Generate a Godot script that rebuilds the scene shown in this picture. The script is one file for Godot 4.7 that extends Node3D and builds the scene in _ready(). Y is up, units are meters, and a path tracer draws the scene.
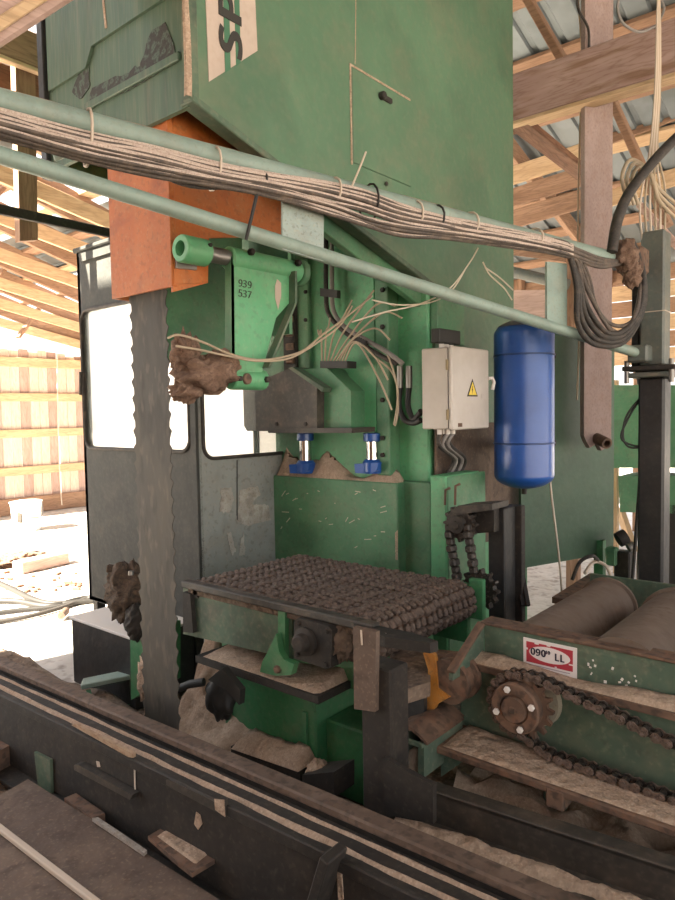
extends Node3D
# ---------------------------------------------------------------- mesh builder
class MB extends RefCounted:
	var v := PackedVector3Array()
	var n := PackedVector3Array()
	func tri(a: Vector3, b: Vector3, c: Vector3, na: Vector3, nb: Vector3, nc: Vector3) -> void:
		if (b - a).cross(c - a).dot(na + nb + nc) > 0.0:
			v.append(a); v.append(c); v.append(b); n.append(na); n.append(nc); n.append(nb)
		else:
			v.append(a); v.append(b); v.append(c); n.append(na); n.append(nb); n.append(nc)
	func quad(a: Vector3, b: Vector3, c: Vector3, d: Vector3, nn: Vector3) -> void:
		tri(a, b, c, nn, nn, nn); tri(a, c, d, nn, nn, nn)
	func box(c: Vector3, s: Vector3, bev := 0.0, b := Basis.IDENTITY) -> MB:
		var h := s * 0.5
		var e: float = min(bev, min(h.x, min(h.y, h.z)) * 0.9)
		var ax := [b.x, b.y, b.z]
		var hh := [h.x, h.y, h.z]
		for i in 3:
			var j := (i + 1) % 3
			var k := (i + 2) % 3
			for sg in [-1.0, 1.0]:
				var o: Vector3 = c + ax[i] * (hh[i] * sg)
				var u: Vector3 = ax[j] * (hh[j] - e)
				var w: Vector3 = ax[k] * (hh[k] - e)
				quad(o - u - w, o + u - w, o + u + w, o - u + w, ax[i] * sg)
			if e > 0.0:
				for sj in [-1.0, 1.0]:
					for sk in [-1.0, 1.0]:
						var p1: Vector3 = c + ax[j] * (hh[j] * sj) + ax[k] * ((hh[k] - e) * sk)
						var p2: Vector3 = c + ax[j] * ((hh[j] - e) * sj) + ax[k] * (hh[k] * sk)
						var l: Vector3 = ax[i] * (hh[i] - e)
						quad(p1 - l, p1 + l, p2 + l, p2 - l, (ax[j] * sj + ax[k] * sk).normalized())
		if e > 0.0:
			for sx in [-1.0, 1.0]:
				for sy in [-1.0, 1.0]:
					for sz in [-1.0, 1.0]:
						var q := Vector3(sx, sy, sz)
						var f := func(t: Vector3) -> Vector3: return c + b.x * (t.x * q.x) + b.y * (t.y * q.y) + b.z * (t.z * q.z)
						var nn: Vector3 = (b.x * sx + b.y * sy + b.z * sz).normalized()
						tri(f.call(Vector3(h.x, h.y - e, h.z - e)), f.call(Vector3(h.x - e, h.y, h.z - e)), f.call(Vector3(h.x - e, h.y - e, h.z)), nn, nn, nn)
		return self
	# box from one corner to the other
	func span(a: Vector3, c: Vector3, bev := 0.0) -> MB:
		return box((a + c) * 0.5, (c - a).abs(), bev)
	# bar with a rectangular section between two points; w across, h along the "up" hint
	func bar(a: Vector3, c: Vector3, w: float, h: float, bev := 0.0, up := Vector3.UP) -> MB:
		var z := (c - a).normalized()
		var x := up.cross(z).normalized()
		var y := z.cross(x)
		return box((a + c) * 0.5, Vector3(w, h, (c - a).length()), bev, Basis(x, y, z))
	func prism(p: Array, dv: Vector3) -> MB:
		var nz := dv.normalized()
		var ux := Vector3.UP.cross(nz)
		if ux.length() < 0.1:
			ux = Vector3.RIGHT.cross(nz)
		ux = ux.normalized()
		var uy := nz.cross(ux)
		var p2 := PackedVector2Array()
		for q in p:
			p2.append(Vector2((q - p[0]).dot(ux), (q - p[0]).dot(uy)))
		var area := 0.0
		for i in p2.size():
			area += p2[i].cross(p2[(i + 1) % p2.size()])
		var t := Geometry2D.triangulate_polygon(p2)
		for i in range(0, t.size(), 3):
			tri(p[t[i]], p[t[i + 1]], p[t[i + 2]], -nz, -nz, -nz)
			tri(p[t[i]] + dv, p[t[i + 1]] + dv, p[t[i + 2]] + dv, nz, nz, nz)
		for i in p.size():
			var a: Vector3 = p[i]
			var b: Vector3 = p[(i + 1) % p.size()]
			var d: Vector3 = (b - a)
			if d.length() < 1e-6: continue
			var nn: Vector3 = d.cross(nz).normalized() * (1.0 if area > 0.0 else -1.0)
			quad(a, b, b + dv, a + dv, nn)
		return self
	func tube(p: Array, r: float, seg := 8, r2 := -1.0, cap := true) -> MB:
		var m := p.size()
		var prev := Vector3.ZERO
		var rings := []
		var nors := []
		for i in m:
			var d: Vector3 = (p[min(i + 1, m - 1)] - p[max(i - 1, 0)]).normalized()
			var x: Vector3
			if i == 0:
				x = d.cross(Vector3.UP)
				if x.length() < 0.1: x = d.cross(Vector3.RIGHT)
			else:
				x = prev - d * prev.dot(d)
			x = x.normalized()
			prev = x
			var y := d.cross(x)
			var rr: float = r if r2 < 0.0 else lerp(r, r2, float(i) / (m - 1))
			var ring := PackedVector3Array()
			var nor := PackedVector3Array()
			for k in seg:
				var a := TAU * k / seg
				var nn := x * cos(a) + y * sin(a)
				ring.append(p[i] + nn * rr); nor.append(nn)
			rings.append(ring); nors.append(nor)
			if cap and (i == 0 or i == m - 1):
				var e: Vector3 = -d if i == 0 else d
				for k in range(1, seg - 1):
					tri(ring[0], ring[k], ring[k + 1], e, e, e)
		for i in m - 1:
			for k in seg:
				var l := (k + 1) % seg
				tri(rings[i][k], rings[i][l], rings[i + 1][l], nors[i][k], nors[i][l], nors[i + 1][l])
				tri(rings[i][k], rings[i + 1][l], rings[i + 1][k], nors[i][k], nors[i + 1][l], nors[i + 1][k])
		return self
	# profile: array of Vector2(radius, height along axis)
	func lathe(o: Vector3, axis: Vector3, prof: Array, seg := 20) -> MB:
		var d := axis.normalized()
		var x := d.cross(Vector3.UP)
		if x.length() < 0.1: x = d.cross(Vector3.RIGHT)
		x = x.normalized()
		var y := d.cross(x)
		for i in prof.size() - 1:
			var a: Vector2 = prof[i]
			var b: Vector2 = prof[i + 1]
			var sl := (b - a).normalized()
			for k in seg:
				var t0 := TAU * k / seg
				var t1 := TAU * (k + 1) / seg
				var e0 := x * cos(t0) + y * sin(t0)
				var e1 := x * cos(t1) + y * sin(t1)
				var n0 := (e0 * sl.y - d * sl.x).normalized()
				var n1 := (e1 * sl.y - d * sl.x).normalized()
				var p00 := o + e0 * a.x + d * a.y
				var p01 := o + e1 * a.x + d * a.y
				var p10 := o + e0 * b.x + d * b.y
				var p11 := o + e1 * b.x + d * b.y
				if a.x > 1e-5: tri(p00, p01, p11, n0, n1, n1)
				if b.x > 1e-5: tri(p00, p11, p10, n0, n1, n0)
		return self
	func lathe_smooth(o: Vector3, axis: Vector3, prof: Array, seg := 32) -> MB:
		var d := axis.normalized()
		var x := d.cross(Vector3.UP)
		if x.length() < 0.1: x = d.cross(Vector3.RIGHT)
		x = x.normalized()
		var y := d.cross(x)
		var g := []
		for p in prof:
			var row := PackedVector3Array()
			for k in seg:
				var a := TAU * k / seg
				row.append(o + d * p.y + (x * cos(a) + y * sin(a)) * p.x)
			g.append(row)
		sheet(g, true)
		# make the normals point away from the axis
		return self
	func cyl(a: Vector3, b: Vector3, r: float, seg := 16, bev := 0.0) -> MB:
		var l := (b - a).length()
		if bev > 0.0:
			return lathe(a, b - a, [Vector2(0, 0), Vector2(r - bev, 0), Vector2(r, bev), Vector2(r, l - bev), Vector2(r - bev, l), Vector2(0, l)], seg)
		return lathe(a, b - a, [Vector2(0, 0), Vector2(r, 0), Vector2(r, l), Vector2(0, l)], seg)
	# smooth surface from a grid of points
	func sheet(g: Array, wrap := false) -> MB:
		var a := g.size()
		var b: int = g[0].size()
		var nn := []
		for i in a:
			var row := PackedVector3Array()
			for j in b:
				var j0 := (j - 1 + b) % b if wrap else maxi(j - 1, 0)
				var j1 := (j + 1) % b if wrap else mini(j + 1, b - 1)
				var q: Vector3 = (g[mini(i + 1, a - 1)][j] - g[maxi(i - 1, 0)][j]).cross(g[i][j1] - g[i][j0])
				row.append(q.normalized() if q.length() > 1e-9 else Vector3.UP)
			nn.append(row)
		for i in a - 1:
			for j in (b if wrap else b - 1):
				var l := (j + 1) % b
				tri(g[i][j], g[i + 1][j], g[i + 1][l], nn[i][j], nn[i + 1][j], nn[i + 1][l])
				tri(g[i][j], g[i + 1][l], g[i][l], nn[i][j], nn[i + 1][l], nn[i][l])
		return self
	func mesh() -> ArrayMesh:
		var arr := []
		arr.resize(Mesh.ARRAY_MAX)
		arr[Mesh.ARRAY_VERTEX] = v
		arr[Mesh.ARRAY_NORMAL] = n
		var m := ArrayMesh.new()
		m.add_surface_from_arrays(Mesh.PRIMITIVE_TRIANGLES, arr)
		return m

# ---------------------------------------------------------------- camera model: pixels to rays
const EYE := Vector3(0, 1.55, 0)
const FOC := 690.0
var cF: Vector3
var cR: Vector3
var cU: Vector3
func camera_axes() -> void:
	var yaw := deg_to_rad(40.0)
	var pitch := deg_to_rad(-3.2)
	var roll := deg_to_rad(1.0)
	cF = Vector3(cos(yaw) * cos(pitch), sin(pitch), -sin(yaw) * cos(pitch))
	var r := cF.cross(Vector3.UP).normalized()
	var u := r.cross(cF)
	cR = r * cos(roll) - u * sin(roll)
	cU = r * sin(roll) + u * cos(roll)
func ray(x: float, y: float) -> Vector3:
	return cF + cR * ((x - 337.5) / FOC) - cU * ((y - 450.0) / FOC)
func onX(x: float, y: float, v: float) -> Vector3:
	var d := ray(x, y)
	return EYE + d * ((v - EYE.x) / d.x)
func onY(x: float, y: float, v: float) -> Vector3:
	var d := ray(x, y)
	return EYE + d * ((v - EYE.y) / d.y)
func onZ(x: float, y: float, v: float) -> Vector3:
	var d := ray(x, y)
	return EYE + d * ((v - EYE.z) / d.z)
func dep(x: float, y: float, d: float) -> Vector3:
	return EYE + ray(x, y) * d
func onP(x: float, y: float, nrm: Vector3, p: Vector3) -> Vector3:
	var d := ray(x, y)
	return EYE + d * ((p - EYE).dot(nrm) / d.dot(nrm))
func polyX(px: Array, v: float) -> Array:
	var o := []
	for q in px: o.append(onX(q[0], q[1], v))
	return o
func polyZ(px: Array, v: float) -> Array:
	var o := []
	for q in px: o.append(onZ(q[0], q[1], v))
	return o
# roughens the outline of a flat patch
func jag(p: Array, step: float, amp: float) -> Array:
	var o := []
	for i in p.size():
		var a: Vector3 = p[i]
		var b: Vector3 = p[(i + 1) % p.size()]
		var m: int = maxi(1, int((b - a).length() / step))
		for k in m:
			var q := a.lerp(b, float(k) / m)
			var c: Vector3 = p[(i + 2) % p.size()]
			o.append(q + (c - q).normalized() * rng.randf_range(-amp, amp) * (0.0 if k == 0 else 1.0))
	return o
func curve(pts: Array, step := 6) -> Array:
	var o := []
	var m := pts.size()
	for i in m - 1:
		var p0: Vector3 = pts[max(i - 1, 0)]
		var p1: Vector3 = pts[i]
		var p2: Vector3 = pts[i + 1]
		var p3: Vector3 = pts[min(i + 2, m - 1)]
		for k in step:
			o.append(p1.cubic_interpolate(p2, p0, p3, float(k) / step))
	o.append(pts[m - 1])
	return o

# ---------------------------------------------------------------- objects
var used := {}
var rng := RandomNumberGenerator.new()
var M := {}
func numbered(called: String) -> String:
	var k: int = used.get(called, 0)
	used[called] = k + 1
	return called if k == 0 else "%s_%03d" % [called, k]
func tag(o: Node, label: String, category: String, group := "") -> Node:
	o.set_meta("label", label)
	o.set_meta("category", category)
	if group != "": o.set_meta("group", group)
	return o
func thing(called: String, label: String, category: String, at := Vector3.ZERO, group := "") -> Node3D:
	var o := Node3D.new()
	o.name = numbered(called)
	add_child(o)
	o.position = at
	tag(o, label, category, group)
	return o
# adds a mesh given in world coordinates under a parent that is only moved
func obj(called: String, b: MB, m: Material, parent: Node = self) -> MeshInstance3D:
	var o := MeshInstance3D.new()
	o.name = numbered(called) if parent == self else called
	var off := Vector3.ZERO
	var q := parent
	while q != self and q is Node3D:
		off += (q as Node3D).position
		q = q.get_parent()
	if off != Vector3.ZERO:
		for i in b.v.size(): b.v[i] -= off
	o.mesh = b.mesh()
	o.material_override = m
	parent.add_child(o, true)
	return o
func one(called: String, b: MB, m: Material, label: String, category: String, group := "") -> MeshInstance3D:
	var o := obj(called, b, m)
	tag(o, label, category, group)
	return o
func inst(called: String, mesh: Mesh, m: Material, xf: Transform3D, parent: Node) -> MeshInstance3D:
	var o := MeshInstance3D.new()
	o.name = called
	o.mesh = mesh
	o.material_override = m
	o.transform = xf
	parent.add_child(o, true)
	return o
func structure(o: Node) -> Node:
	o.set_meta("kind", "structure")
	return o
func mb() -> MB:
	return MB.new()

# ---------------------------------------------------------------- materials
func noise_bytes(size: int, freq: float, sd: int, kind := 0) -> PackedByteArray:
	var f := FastNoiseLite.new()
	f.seed = sd
	f.frequency = freq
	if kind == 0:
		f.noise_type = FastNoiseLite.TYPE_SIMPLEX_SMOOTH
		f.fractal_type = FastNoiseLite.FRACTAL_FBM
		f.fractal_octaves = 4
	elif kind == 1:
		f.noise_type = FastNoiseLite.TYPE_CELLULAR
		f.fractal_type = FastNoiseLite.FRACTAL_NONE
	else:
		f.noise_type = FastNoiseLite.TYPE_SIMPLEX
		f.fractal_type = FastNoiseLite.FRACTAL_RIDGED
		f.fractal_octaves = 3
	var im := f.get_seamless_image(size, size)
	im.convert(Image.FORMAT_L8)
	return im.get_data()
# layers: [freq, kind, lo, hi, colour, alpha]
func layered(base: Color, layers: Array, sd: int, size := 256) -> ImageTexture:
	var n := size * size
	var r := PackedFloat32Array(); var g := PackedFloat32Array(); var b := PackedFloat32Array()
	r.resize(n); g.resize(n); b.resize(n)
	r.fill(base.r); g.fill(base.g); b.fill(base.b)
	var k := 0
	for l in layers:
		k += 1
		var d := noise_bytes(size, l[0], sd * 17 + k, l[1])
		var lut := PackedFloat32Array()
		lut.resize(256)
		for i in 256: lut[i] = smoothstep(l[2], l[3], i / 255.0) * l[5]
		var c: Color = l[4]
		for i in n:
			var a := lut[d[i]]
			if a > 0.0:
				r[i] += (c.r - r[i]) * a
				g[i] += (c.g - g[i]) * a
				b[i] += (c.b - b[i]) * a
	var o := PackedByteArray()
	o.resize(n * 3)
	for i in n:
		o[i * 3] = int(clamp(r[i], 0.0, 1.0) * 255.0)
		o[i * 3 + 1] = int(clamp(g[i], 0.0, 1.0) * 255.0)
		o[i * 3 + 2] = int(clamp(b[i], 0.0, 1.0) * 255.0)
	var im := Image.create_from_data(size, size, false, Image.FORMAT_RGB8, o)
	im.generate_mipmaps()
	return ImageTexture.create_from_image(im)
func bump_tex(freq: float, sd: int, strength: float, size := 256) -> ImageTexture:
	var f := FastNoiseLite.new()
	f.seed = sd
	f.frequency = freq
	f.fractal_octaves = 5
	var im := f.get_seamless_image(size, size)
	im.convert(Image.FORMAT_RGBA8)
	im.bump_map_to_normal_map(strength)
	im.generate_mipmaps()
	return ImageTexture.create_from_image(im)
func mat(tex: Texture2D, rough: float, metal := 0.0, scale := Vector3.ONE, nt: Texture2D = null, ns := 1.0) -> StandardMaterial3D:
	var m := StandardMaterial3D.new()
	m.albedo_texture = tex
	m.roughness = rough
	m.metallic = metal
	m.uv1_triplanar = true
	m.uv1_world_triplanar = true
	m.uv1_scale = scale
	if nt:
		m.normal_enabled = true
		m.normal_texture = nt
		m.normal_scale = ns
	return m
func plain(c: Color, rough: float, metal := 0.0) -> StandardMaterial3D:
	var m := StandardMaterial3D.new()
	m.albedo_color = c
	m.roughness = rough
	m.metallic = metal
	return m
func hx(s: String) -> Color:
	return Color.html(s)
func paint(base: String, lighter: String, dark: String, dusty: float, chips: float, sd: int, rough := 0.55, scale := 1.0) -> StandardMaterial3D:
	var dust := hx("8f7a66")
	var t := layered(hx(base), [
		[0.006, 0, 0.35, 0.80, hx(lighter), 0.6],
		[0.009, 0, 0.50, 0.90, hx(dark), 0.6],
		[0.014, 0, 0.42, 0.98, dust, dusty],
		[0.10, 0, 0.40, 0.95, dust, dusty * 0.7],
		[0.11, 0, 0.70, 0.74, hx("b9a58c"), chips],
		[0.08, 0, 0.70, 0.75, hx("3b3026"), chips]], sd)
	return mat(t, rough, 0.0, Vector3.ONE * scale, M.get("bump_fine"), 0.25)
func make_materials() -> void:
	M.bump_fine = bump_tex(0.05, 3, 2.0)
	M.bump_coarse = bump_tex(0.03, 5, 6.0)
	M.green = paint("4b7a58", "558661", "3f6649", 0.22, 0.10, 1)
	M.green_house = paint("4f6e55", "58795e", "45614b", 0.22, 0.04, 2, 0.5, 0.6)
	M.green_bright = paint("569a6c", "62a878", "4b8860", 0.16, 0.10, 3, 0.5)
	M.green_base = paint("38754a", "418554", "2d5a3a", 0.25, 0.1, 6, 0.55)
	M.green_conv = paint("4a5c4c", "526755", "3e4e42", 0.30, 0.15, 7, 0.6)
	M.green_old = paint("4a5f4c", "536855", "353f35", 0.40, 0.10, 8, 0.65)
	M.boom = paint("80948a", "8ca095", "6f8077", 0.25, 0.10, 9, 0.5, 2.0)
	M.orange = paint("ab5c24", "b8672d", "8d471c", 0.15, 0.15, 10, 0.6, 1.5)
	M.black = paint("211d19", "2a2520", "181512", 0.14, 0.10, 11, 0.75)
	M.black_clean = paint("262626", "303030", "1e1e1e", 0.10, 0.05, 12, 0.5)
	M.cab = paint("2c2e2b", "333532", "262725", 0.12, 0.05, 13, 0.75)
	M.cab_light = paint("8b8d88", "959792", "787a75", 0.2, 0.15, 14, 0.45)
	M.blue = paint("1f4f9a", "2257a6", "1a4486", 0.03, 0.02, 15, 0.38)
	M.blue.clearcoat_enabled = true
	M.blue.clearcoat = 0.3
	M.blue.clearcoat_roughness = 0.2
	M.boxgrey = paint("b9b1a8", "c1bab1", "aaa298", 0.08, 0.0, 16, 0.45)
	var rust := layered(hx("5f4a3c"), [[0.02, 0, 0.4, 0.8, hx("7a5f4c"), 0.7], [0.05, 0, 0.5, 0.8, hx("3c3029"), 0.7], [0.03, 0, 0.6, 0.8, hx("80553c"), 0.35]], 20)
	M.rust = mat(rust, 0.8, 0.0, Vector3.ONE * 1.5, M.bump_fine, 0.6)
	var rail := layered(hx("5a493d"), [[0.02, 0, 0.4, 0.8, hx("756255"), 0.6], [0.06, 0, 0.5, 0.8, hx("3a3029"), 0.6]], 21)
	M.rail_top = mat(rail, 0.75, 0.0, Vector3.ONE * 1.5, M.bump_fine, 0.6)
	var dust := layered(hx("a08a76"), [[0.03, 0, 0.4, 0.8, hx("b39c87"), 0.8], [0.12, 0, 0.5, 0.8, hx("7d6a59"), 0.6], [0.2, 0, 0.62, 0.8, hx("c9b59e"), 0.7]], 22)
	M.dust = mat(dust, 0.95, 0.0, Vector3.ONE * 2.0, M.bump_coarse, 1.0)
	var dirt := layered(hx("665649"), [[0.02, 0, 0.4, 0.8, hx("7c6a5a"), 0.8], [0.09, 0, 0.5, 0.8, hx("4a3e35"), 0.7], [0.2, 0, 0.65, 0.8, hx("96826e"), 0.6]], 23)
	M.dirt = mat(dirt, 0.95, 0.0, Vector3.ONE * 0.9, M.bump_coarse, 1.0)
	var conc := layered(hx("b8b2aa"), [[0.02, 0, 0.4, 0.8, hx("c6c1ba"), 0.7], [0.07, 0, 0.6, 0.8, hx("8f877e"), 0.5], [0.04, 0, 0.7, 0.8, hx("7a7068"), 0.5]], 24)
	M.concrete = mat(conc, 0.9, 0.0, Vector3.ONE * 0.5, M.bump_coarse, 0.4)
	var stl := layered(hx("3c3934"), [[0.012, 0, 0.4, 0.8, hx("484339"), 0.7], [0.03, 0, 0.55, 0.8, hx("2b2823"), 0.7], [0.08, 0, 0.6, 0.8, hx("6a5f52"), 0.4]], 25)
	M.blade = mat(stl, 0.68, 0.1, Vector3(1.0, 0.35, 1.0), M.bump_fine, 0.2)
	var gal := layered(hx("727a7d"), [[0.02, 0, 0.4, 0.8, hx("7f878a"), 0.6], [0.01, 0, 0.55, 0.8, hx("5f6668"), 0.5]], 26)
	M.galv = mat(gal, 0.45, 0.5, Vector3.ONE * 0.7)
	M.chrome = plain(hx("c8c8c8"), 0.18, 1.0)
	M.steel = plain(hx("8a8681"), 0.4, 0.8)
	for w in [["wood", "8f7059", "a3836b", "715644", 30], ["wood_pink", "ab9186", "bba094", "927a6f", 31], ["wood_light", "bd9f7c", "ccb08e", "a08566", 32], ["wood_dark", "6f4f3c", "835f49", "503829", 33], ["board", "cdb8a8", "d9c6b8", "b39c8a", 34]]:
		var t := layered(hx(w[1]), [[0.02, 0, 0.35, 0.8, hx(w[2]), 0.7], [0.05, 2, 0.45, 0.9, hx(w[3]), 0.55], [0.03, 0, 0.7, 0.8, hx(w[3]), 0.5]], w[4])
		for ax in ["x", "y", "z"]:
			var s := Vector3(2.0, 2.0, 2.0)
			if ax == "x": s.x = 0.25
			if ax == "y": s.y = 0.25
			if ax == "z": s.z = 0.25
			M[w[0] + "_" + ax] = mat(t, 0.85, 0.0, s, M.bump_fine, 0.4)
	M.rubber = paint("2b2825", "383430", "201e1c", 0.35, 0.0, 40, 0.7, 4.0)
	var cb := layered(hx("3a3532"), [[0.03, 0, 0.42, 0.62, hx("b5a497"), 0.95], [0.1, 0, 0.5, 0.8, hx("8d7d70"), 0.6]], 41)
	M.cable_dusty = mat(cb, 0.85, 0.0, Vector3(1.2, 6.0, 6.0), M.bump_fine, 0.4)
	M.wire = plain(hx("b9ad9a"), 0.6)
	M.tie = plain(hx("c2b3a2"), 0.7)
	M.plastic_black = plain(hx("24221f"), 0.6)
	M.white = plain(hx("d8d2cb"), 0.6)
	M.sign_white = paint("b5a598", "bcaea1", "a59589", 0.2, 0.0, 42, 0.6)
	M.ink = plain(hx("2e2c28"), 0.7)
	M.ink_green = plain(hx("3f6a50"), 0.6)
	M.yellow = plain(hx("e0c24a"), 0.5)
	M.yellow_steel = paint("a5691f", "b57528", "7d4d18", 0.3, 0.2, 43, 0.7, 2.0)
	M.oil = mat(layered(hx("2e2b25"), [[0.03, 0, 0.42, 0.62, hx("47594a"), 0.9], [0.1, 0, 0.5, 0.8, hx("1f1c18"), 0.6]], 63), 0.7, 0.0, Vector3.ONE * 3.0)
	M.chain = mat(layered(hx("6f6056"), [[0.04, 0, 0.4, 0.8, hx("93827a"), 0.7], [0.09, 0, 0.5, 0.8, hx("403530"), 0.6]], 44), 0.42, 0.45, Vector3.ONE * 3.0)
	M.chain_oily = mat(layered(hx("2f2a26"), [[0.05, 0, 0.5, 0.8, hx("6e6156"), 0.7]], 45), 0.5, 0.3, Vector3.ONE * 4.0)
	var gl := StandardMaterial3D.new()
	gl.transparency = BaseMaterial3D.TRANSPARENCY_ALPHA
	gl.albedo_color = Color(0.85, 0.88, 0.85, 0.12)
	gl.roughness = 0.05
	M.glass = gl
	var fr := StandardMaterial3D.new()
	fr.albedo_color = hx("e6e6e0")
	fr.roughness = 0.7
	fr.backlight_enabled = true
	fr.backlight = Color(1, 1, 1)
	M.frosted = fr
	var db := layered(hx("6e5748"), [[0.03, 0, 0.4, 0.8, hx("8a705e"), 0.8], [0.12, 0, 0.5, 0.8, hx("4a3a30"), 0.6]], 50)
	M.dust_brown = mat(db, 0.95, 0.0, Vector3.ONE * 3.0, M.bump_coarse, 1.0)
	M.tube_tan = plain(hx("a3937c"), 0.6)
	M.black_dusty = paint("332f2a", "3e3932", "282521", 0.30, 0.1, 51, 0.6)
	M.foil = paint("a39d95", "bab5ad", "7c756d", 0.3, 0.3, 52, 0.35, 4.0)
	M.boom_plate = paint("8d9c96", "98a7a0", "7b8983", 0.2, 0.25, 53, 0.6, 2.5)
	M.rust_pale = mat(layered(hx("a48d74"), [[0.04, 0, 0.4, 0.8, hx("8a6f58"), 0.8]], 54), 0.8, 0.0, Vector3.ONE * 2.0, M.bump_fine, 0.5)
	M.plate_brown = mat(layered(hx("5b4b40"), [[0.012, 0, 0.4, 0.8, hx("6c5a4c"), 0.8], [0.03, 0, 0.55, 0.8, hx("493b32"), 0.7], [0.2, 0, 0.65, 0.8, hx("85735f"), 0.5]], 55), 0.75, 0.0, Vector3.ONE * 1.0, M.bump_fine, 0.5)
	M.drum = mat(layered(hx("65564a"), [[0.012, 0, 0.4, 0.8, hx("716257"), 0.7], [0.04, 0, 0.6, 0.8, hx("5c4a3d"), 0.6]], 56), 0.8, 0.0, Vector3.ONE * 1.5, M.bump_fine, 0.4)
	M.sticker_white = plain(hx("ddd6d2"), 0.5)
	M.sticker_red = plain(hx("a83540"), 0.5)
	M.sticker_ink = plain(hx("2c2838"), 0.6)
	M.sticker_grey = plain(hx("9a9092"), 0.6)
	M.mast_grey = paint("5c625c", "676d66", "4a4f4a", 0.25, 0.1, 57, 0.5)
	M.rubber_grey = plain(hx("7d7873"), 0.7)
	M.bucket = plain(hx("dcdad6"), 0.5)
	M.tape_dark = plain(hx("37332f"), 0.8)
	M.hinge = plain(hx("8b7c5e"), 0.5, 0.4)
	M.blue_dark = plain(hx("173a70"), 0.4)
	M.blue_dusty = paint("4d525c", "596068", "40454f", 0.6, 0.0, 59, 0.8)
	M.green_panel = paint("2f4d37", "355640", "28412f", 0.10, 0.03, 60, 0.5)
	M.beam_red = mat(layered(hx("a98c83"), [[0.015, 0, 0.4, 0.8, hx("b89c93"), 0.7], [0.05, 2, 0.45, 0.9, hx("7a5a4e"), 0.4], [0.01, 0, 0.55, 0.8, hx("7c5a44"), 0.6]], 61), 0.8, 0.0, Vector3(2.0, 2.0, 0.3), M.bump_fine, 0.3)
	M.brush = mat(layered(hx("4a3c30"), [[0.05, 0, 0.4, 0.8, hx("6a5846"), 0.8], [0.1, 0, 0.5, 0.8, hx("2a2420"), 0.7]], 62), 0.9, 0.0, Vector3.ONE * 3.0, M.bump_coarse, 1.0)
	M.green_streak = paint("435a47", "4d6450", "37473a", 0.35, 0.0, 64, 0.6)
	M.green_streak.uv1_scale = Vector3(2.5, 0.22, 2.5)
	M.back_disc = paint("8c8675", "989280", "6f6a5b", 0.3, 0.2, 65, 0.7, 3.0)
	M.sheath = paint("47403b", "544c46", "383330", 0.6, 0.0, 66, 0.7, 4.0)
	M.cable_dust = mat(layered(hx("b3a296"), [[0.05, 0, 0.4, 0.8, hx("c7b8ab"), 0.7], [0.12, 0, 0.55, 0.8, hx("7d6e63"), 0.7]], 67), 0.95, 0.0, Vector3.ONE * 4.0)
	M.blue_mid = plain(hx("1f4f98"), 0.5)
	M.plank_dust = mat(layered(hx("93807a"), [[0.02, 0, 0.35, 0.8, hx("a3908a"), 0.7], [0.2, 0, 0.55, 0.8, hx("7b6861"), 0.6], [0.05, 0, 0.6, 0.9, hx("8a6f62"), 0.6]], 68), 0.9, 0.0, Vector3(2.0, 0.8, 2.0), M.bump_fine, 0.4)
	M.chain_mat = mat(layered(hx("594a40"), [[0.04, 0, 0.4, 0.8, hx("76655a"), 0.7], [0.09, 0, 0.5, 0.8, hx("3a302a"), 0.6]], 69), 0.75, 0.1, Vector3.ONE * 3.0)
func _ready() -> void:
	rng.seed = 77
	camera_axes()
	# ---- camera
	var cam := Camera3D.new()
	cam.name = "camera"
	cam.fov = rad_to_deg(2.0 * atan(450.0 / FOC))
	cam.near = 0.05
	cam.far = 300.0
	cam.transform = Transform3D(Basis(cR, cU, -cF), EYE)
	add_child(cam)
	cam.current = true
	# ---- sky and exposure
	var env := Environment.new()
	var sk := Sky.new()
	var sm := ProceduralSkyMaterial.new()
	sm.sky_top_color = Color(0.96, 0.97, 1.0)
	sm.sky_horizon_color = Color(1.0, 0.98, 0.945)
	sm.ground_bottom_color = Color(0.6, 0.56, 0.5)
	sm.ground_horizon_color = Color(0.9, 0.87, 0.82)
	sm.sun_angle_max = 0.1
	sm.energy_multiplier = 1.0
	sk.sky_material = sm
	env.background_mode = Environment.BG_SKY
	env.sky = sk
	env.tonemap_mode = Environment.TONE_MAPPER_LINEAR
	env.tonemap_exposure = 2.7
	env.sdfgi_enabled = true
	env.ssao_enabled = true
	env.ssil_enabled = true
	var we := WorldEnvironment.new()
	we.name = "world_environment"
	we.environment = env
	add_child(we)
	# ---- sun
	var sun := DirectionalLight3D.new()
	sun.name = "sun"
	add_child(sun)
	sun.look_at_from_position(Vector3.ZERO, Vector3(0.74, -0.62, 0.16), Vector3.UP)
	sun.light_energy = 8.0
	sun.light_color = Color(1.0, 0.95, 0.87)
	sun.light_angular_distance = 0.6
	sun.shadow_enabled = true
	make_materials()
	build_shell()
	build_annex()
	build_band_saw()
	build_guide_arm()
	build_press()
	build_cab()
	build_chain_table()
	build_rails()
	build_conveyor()
	build_boom()
	build_box_and_tank()
	build_right_side()
	build_left_side()
	build_small()

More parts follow.
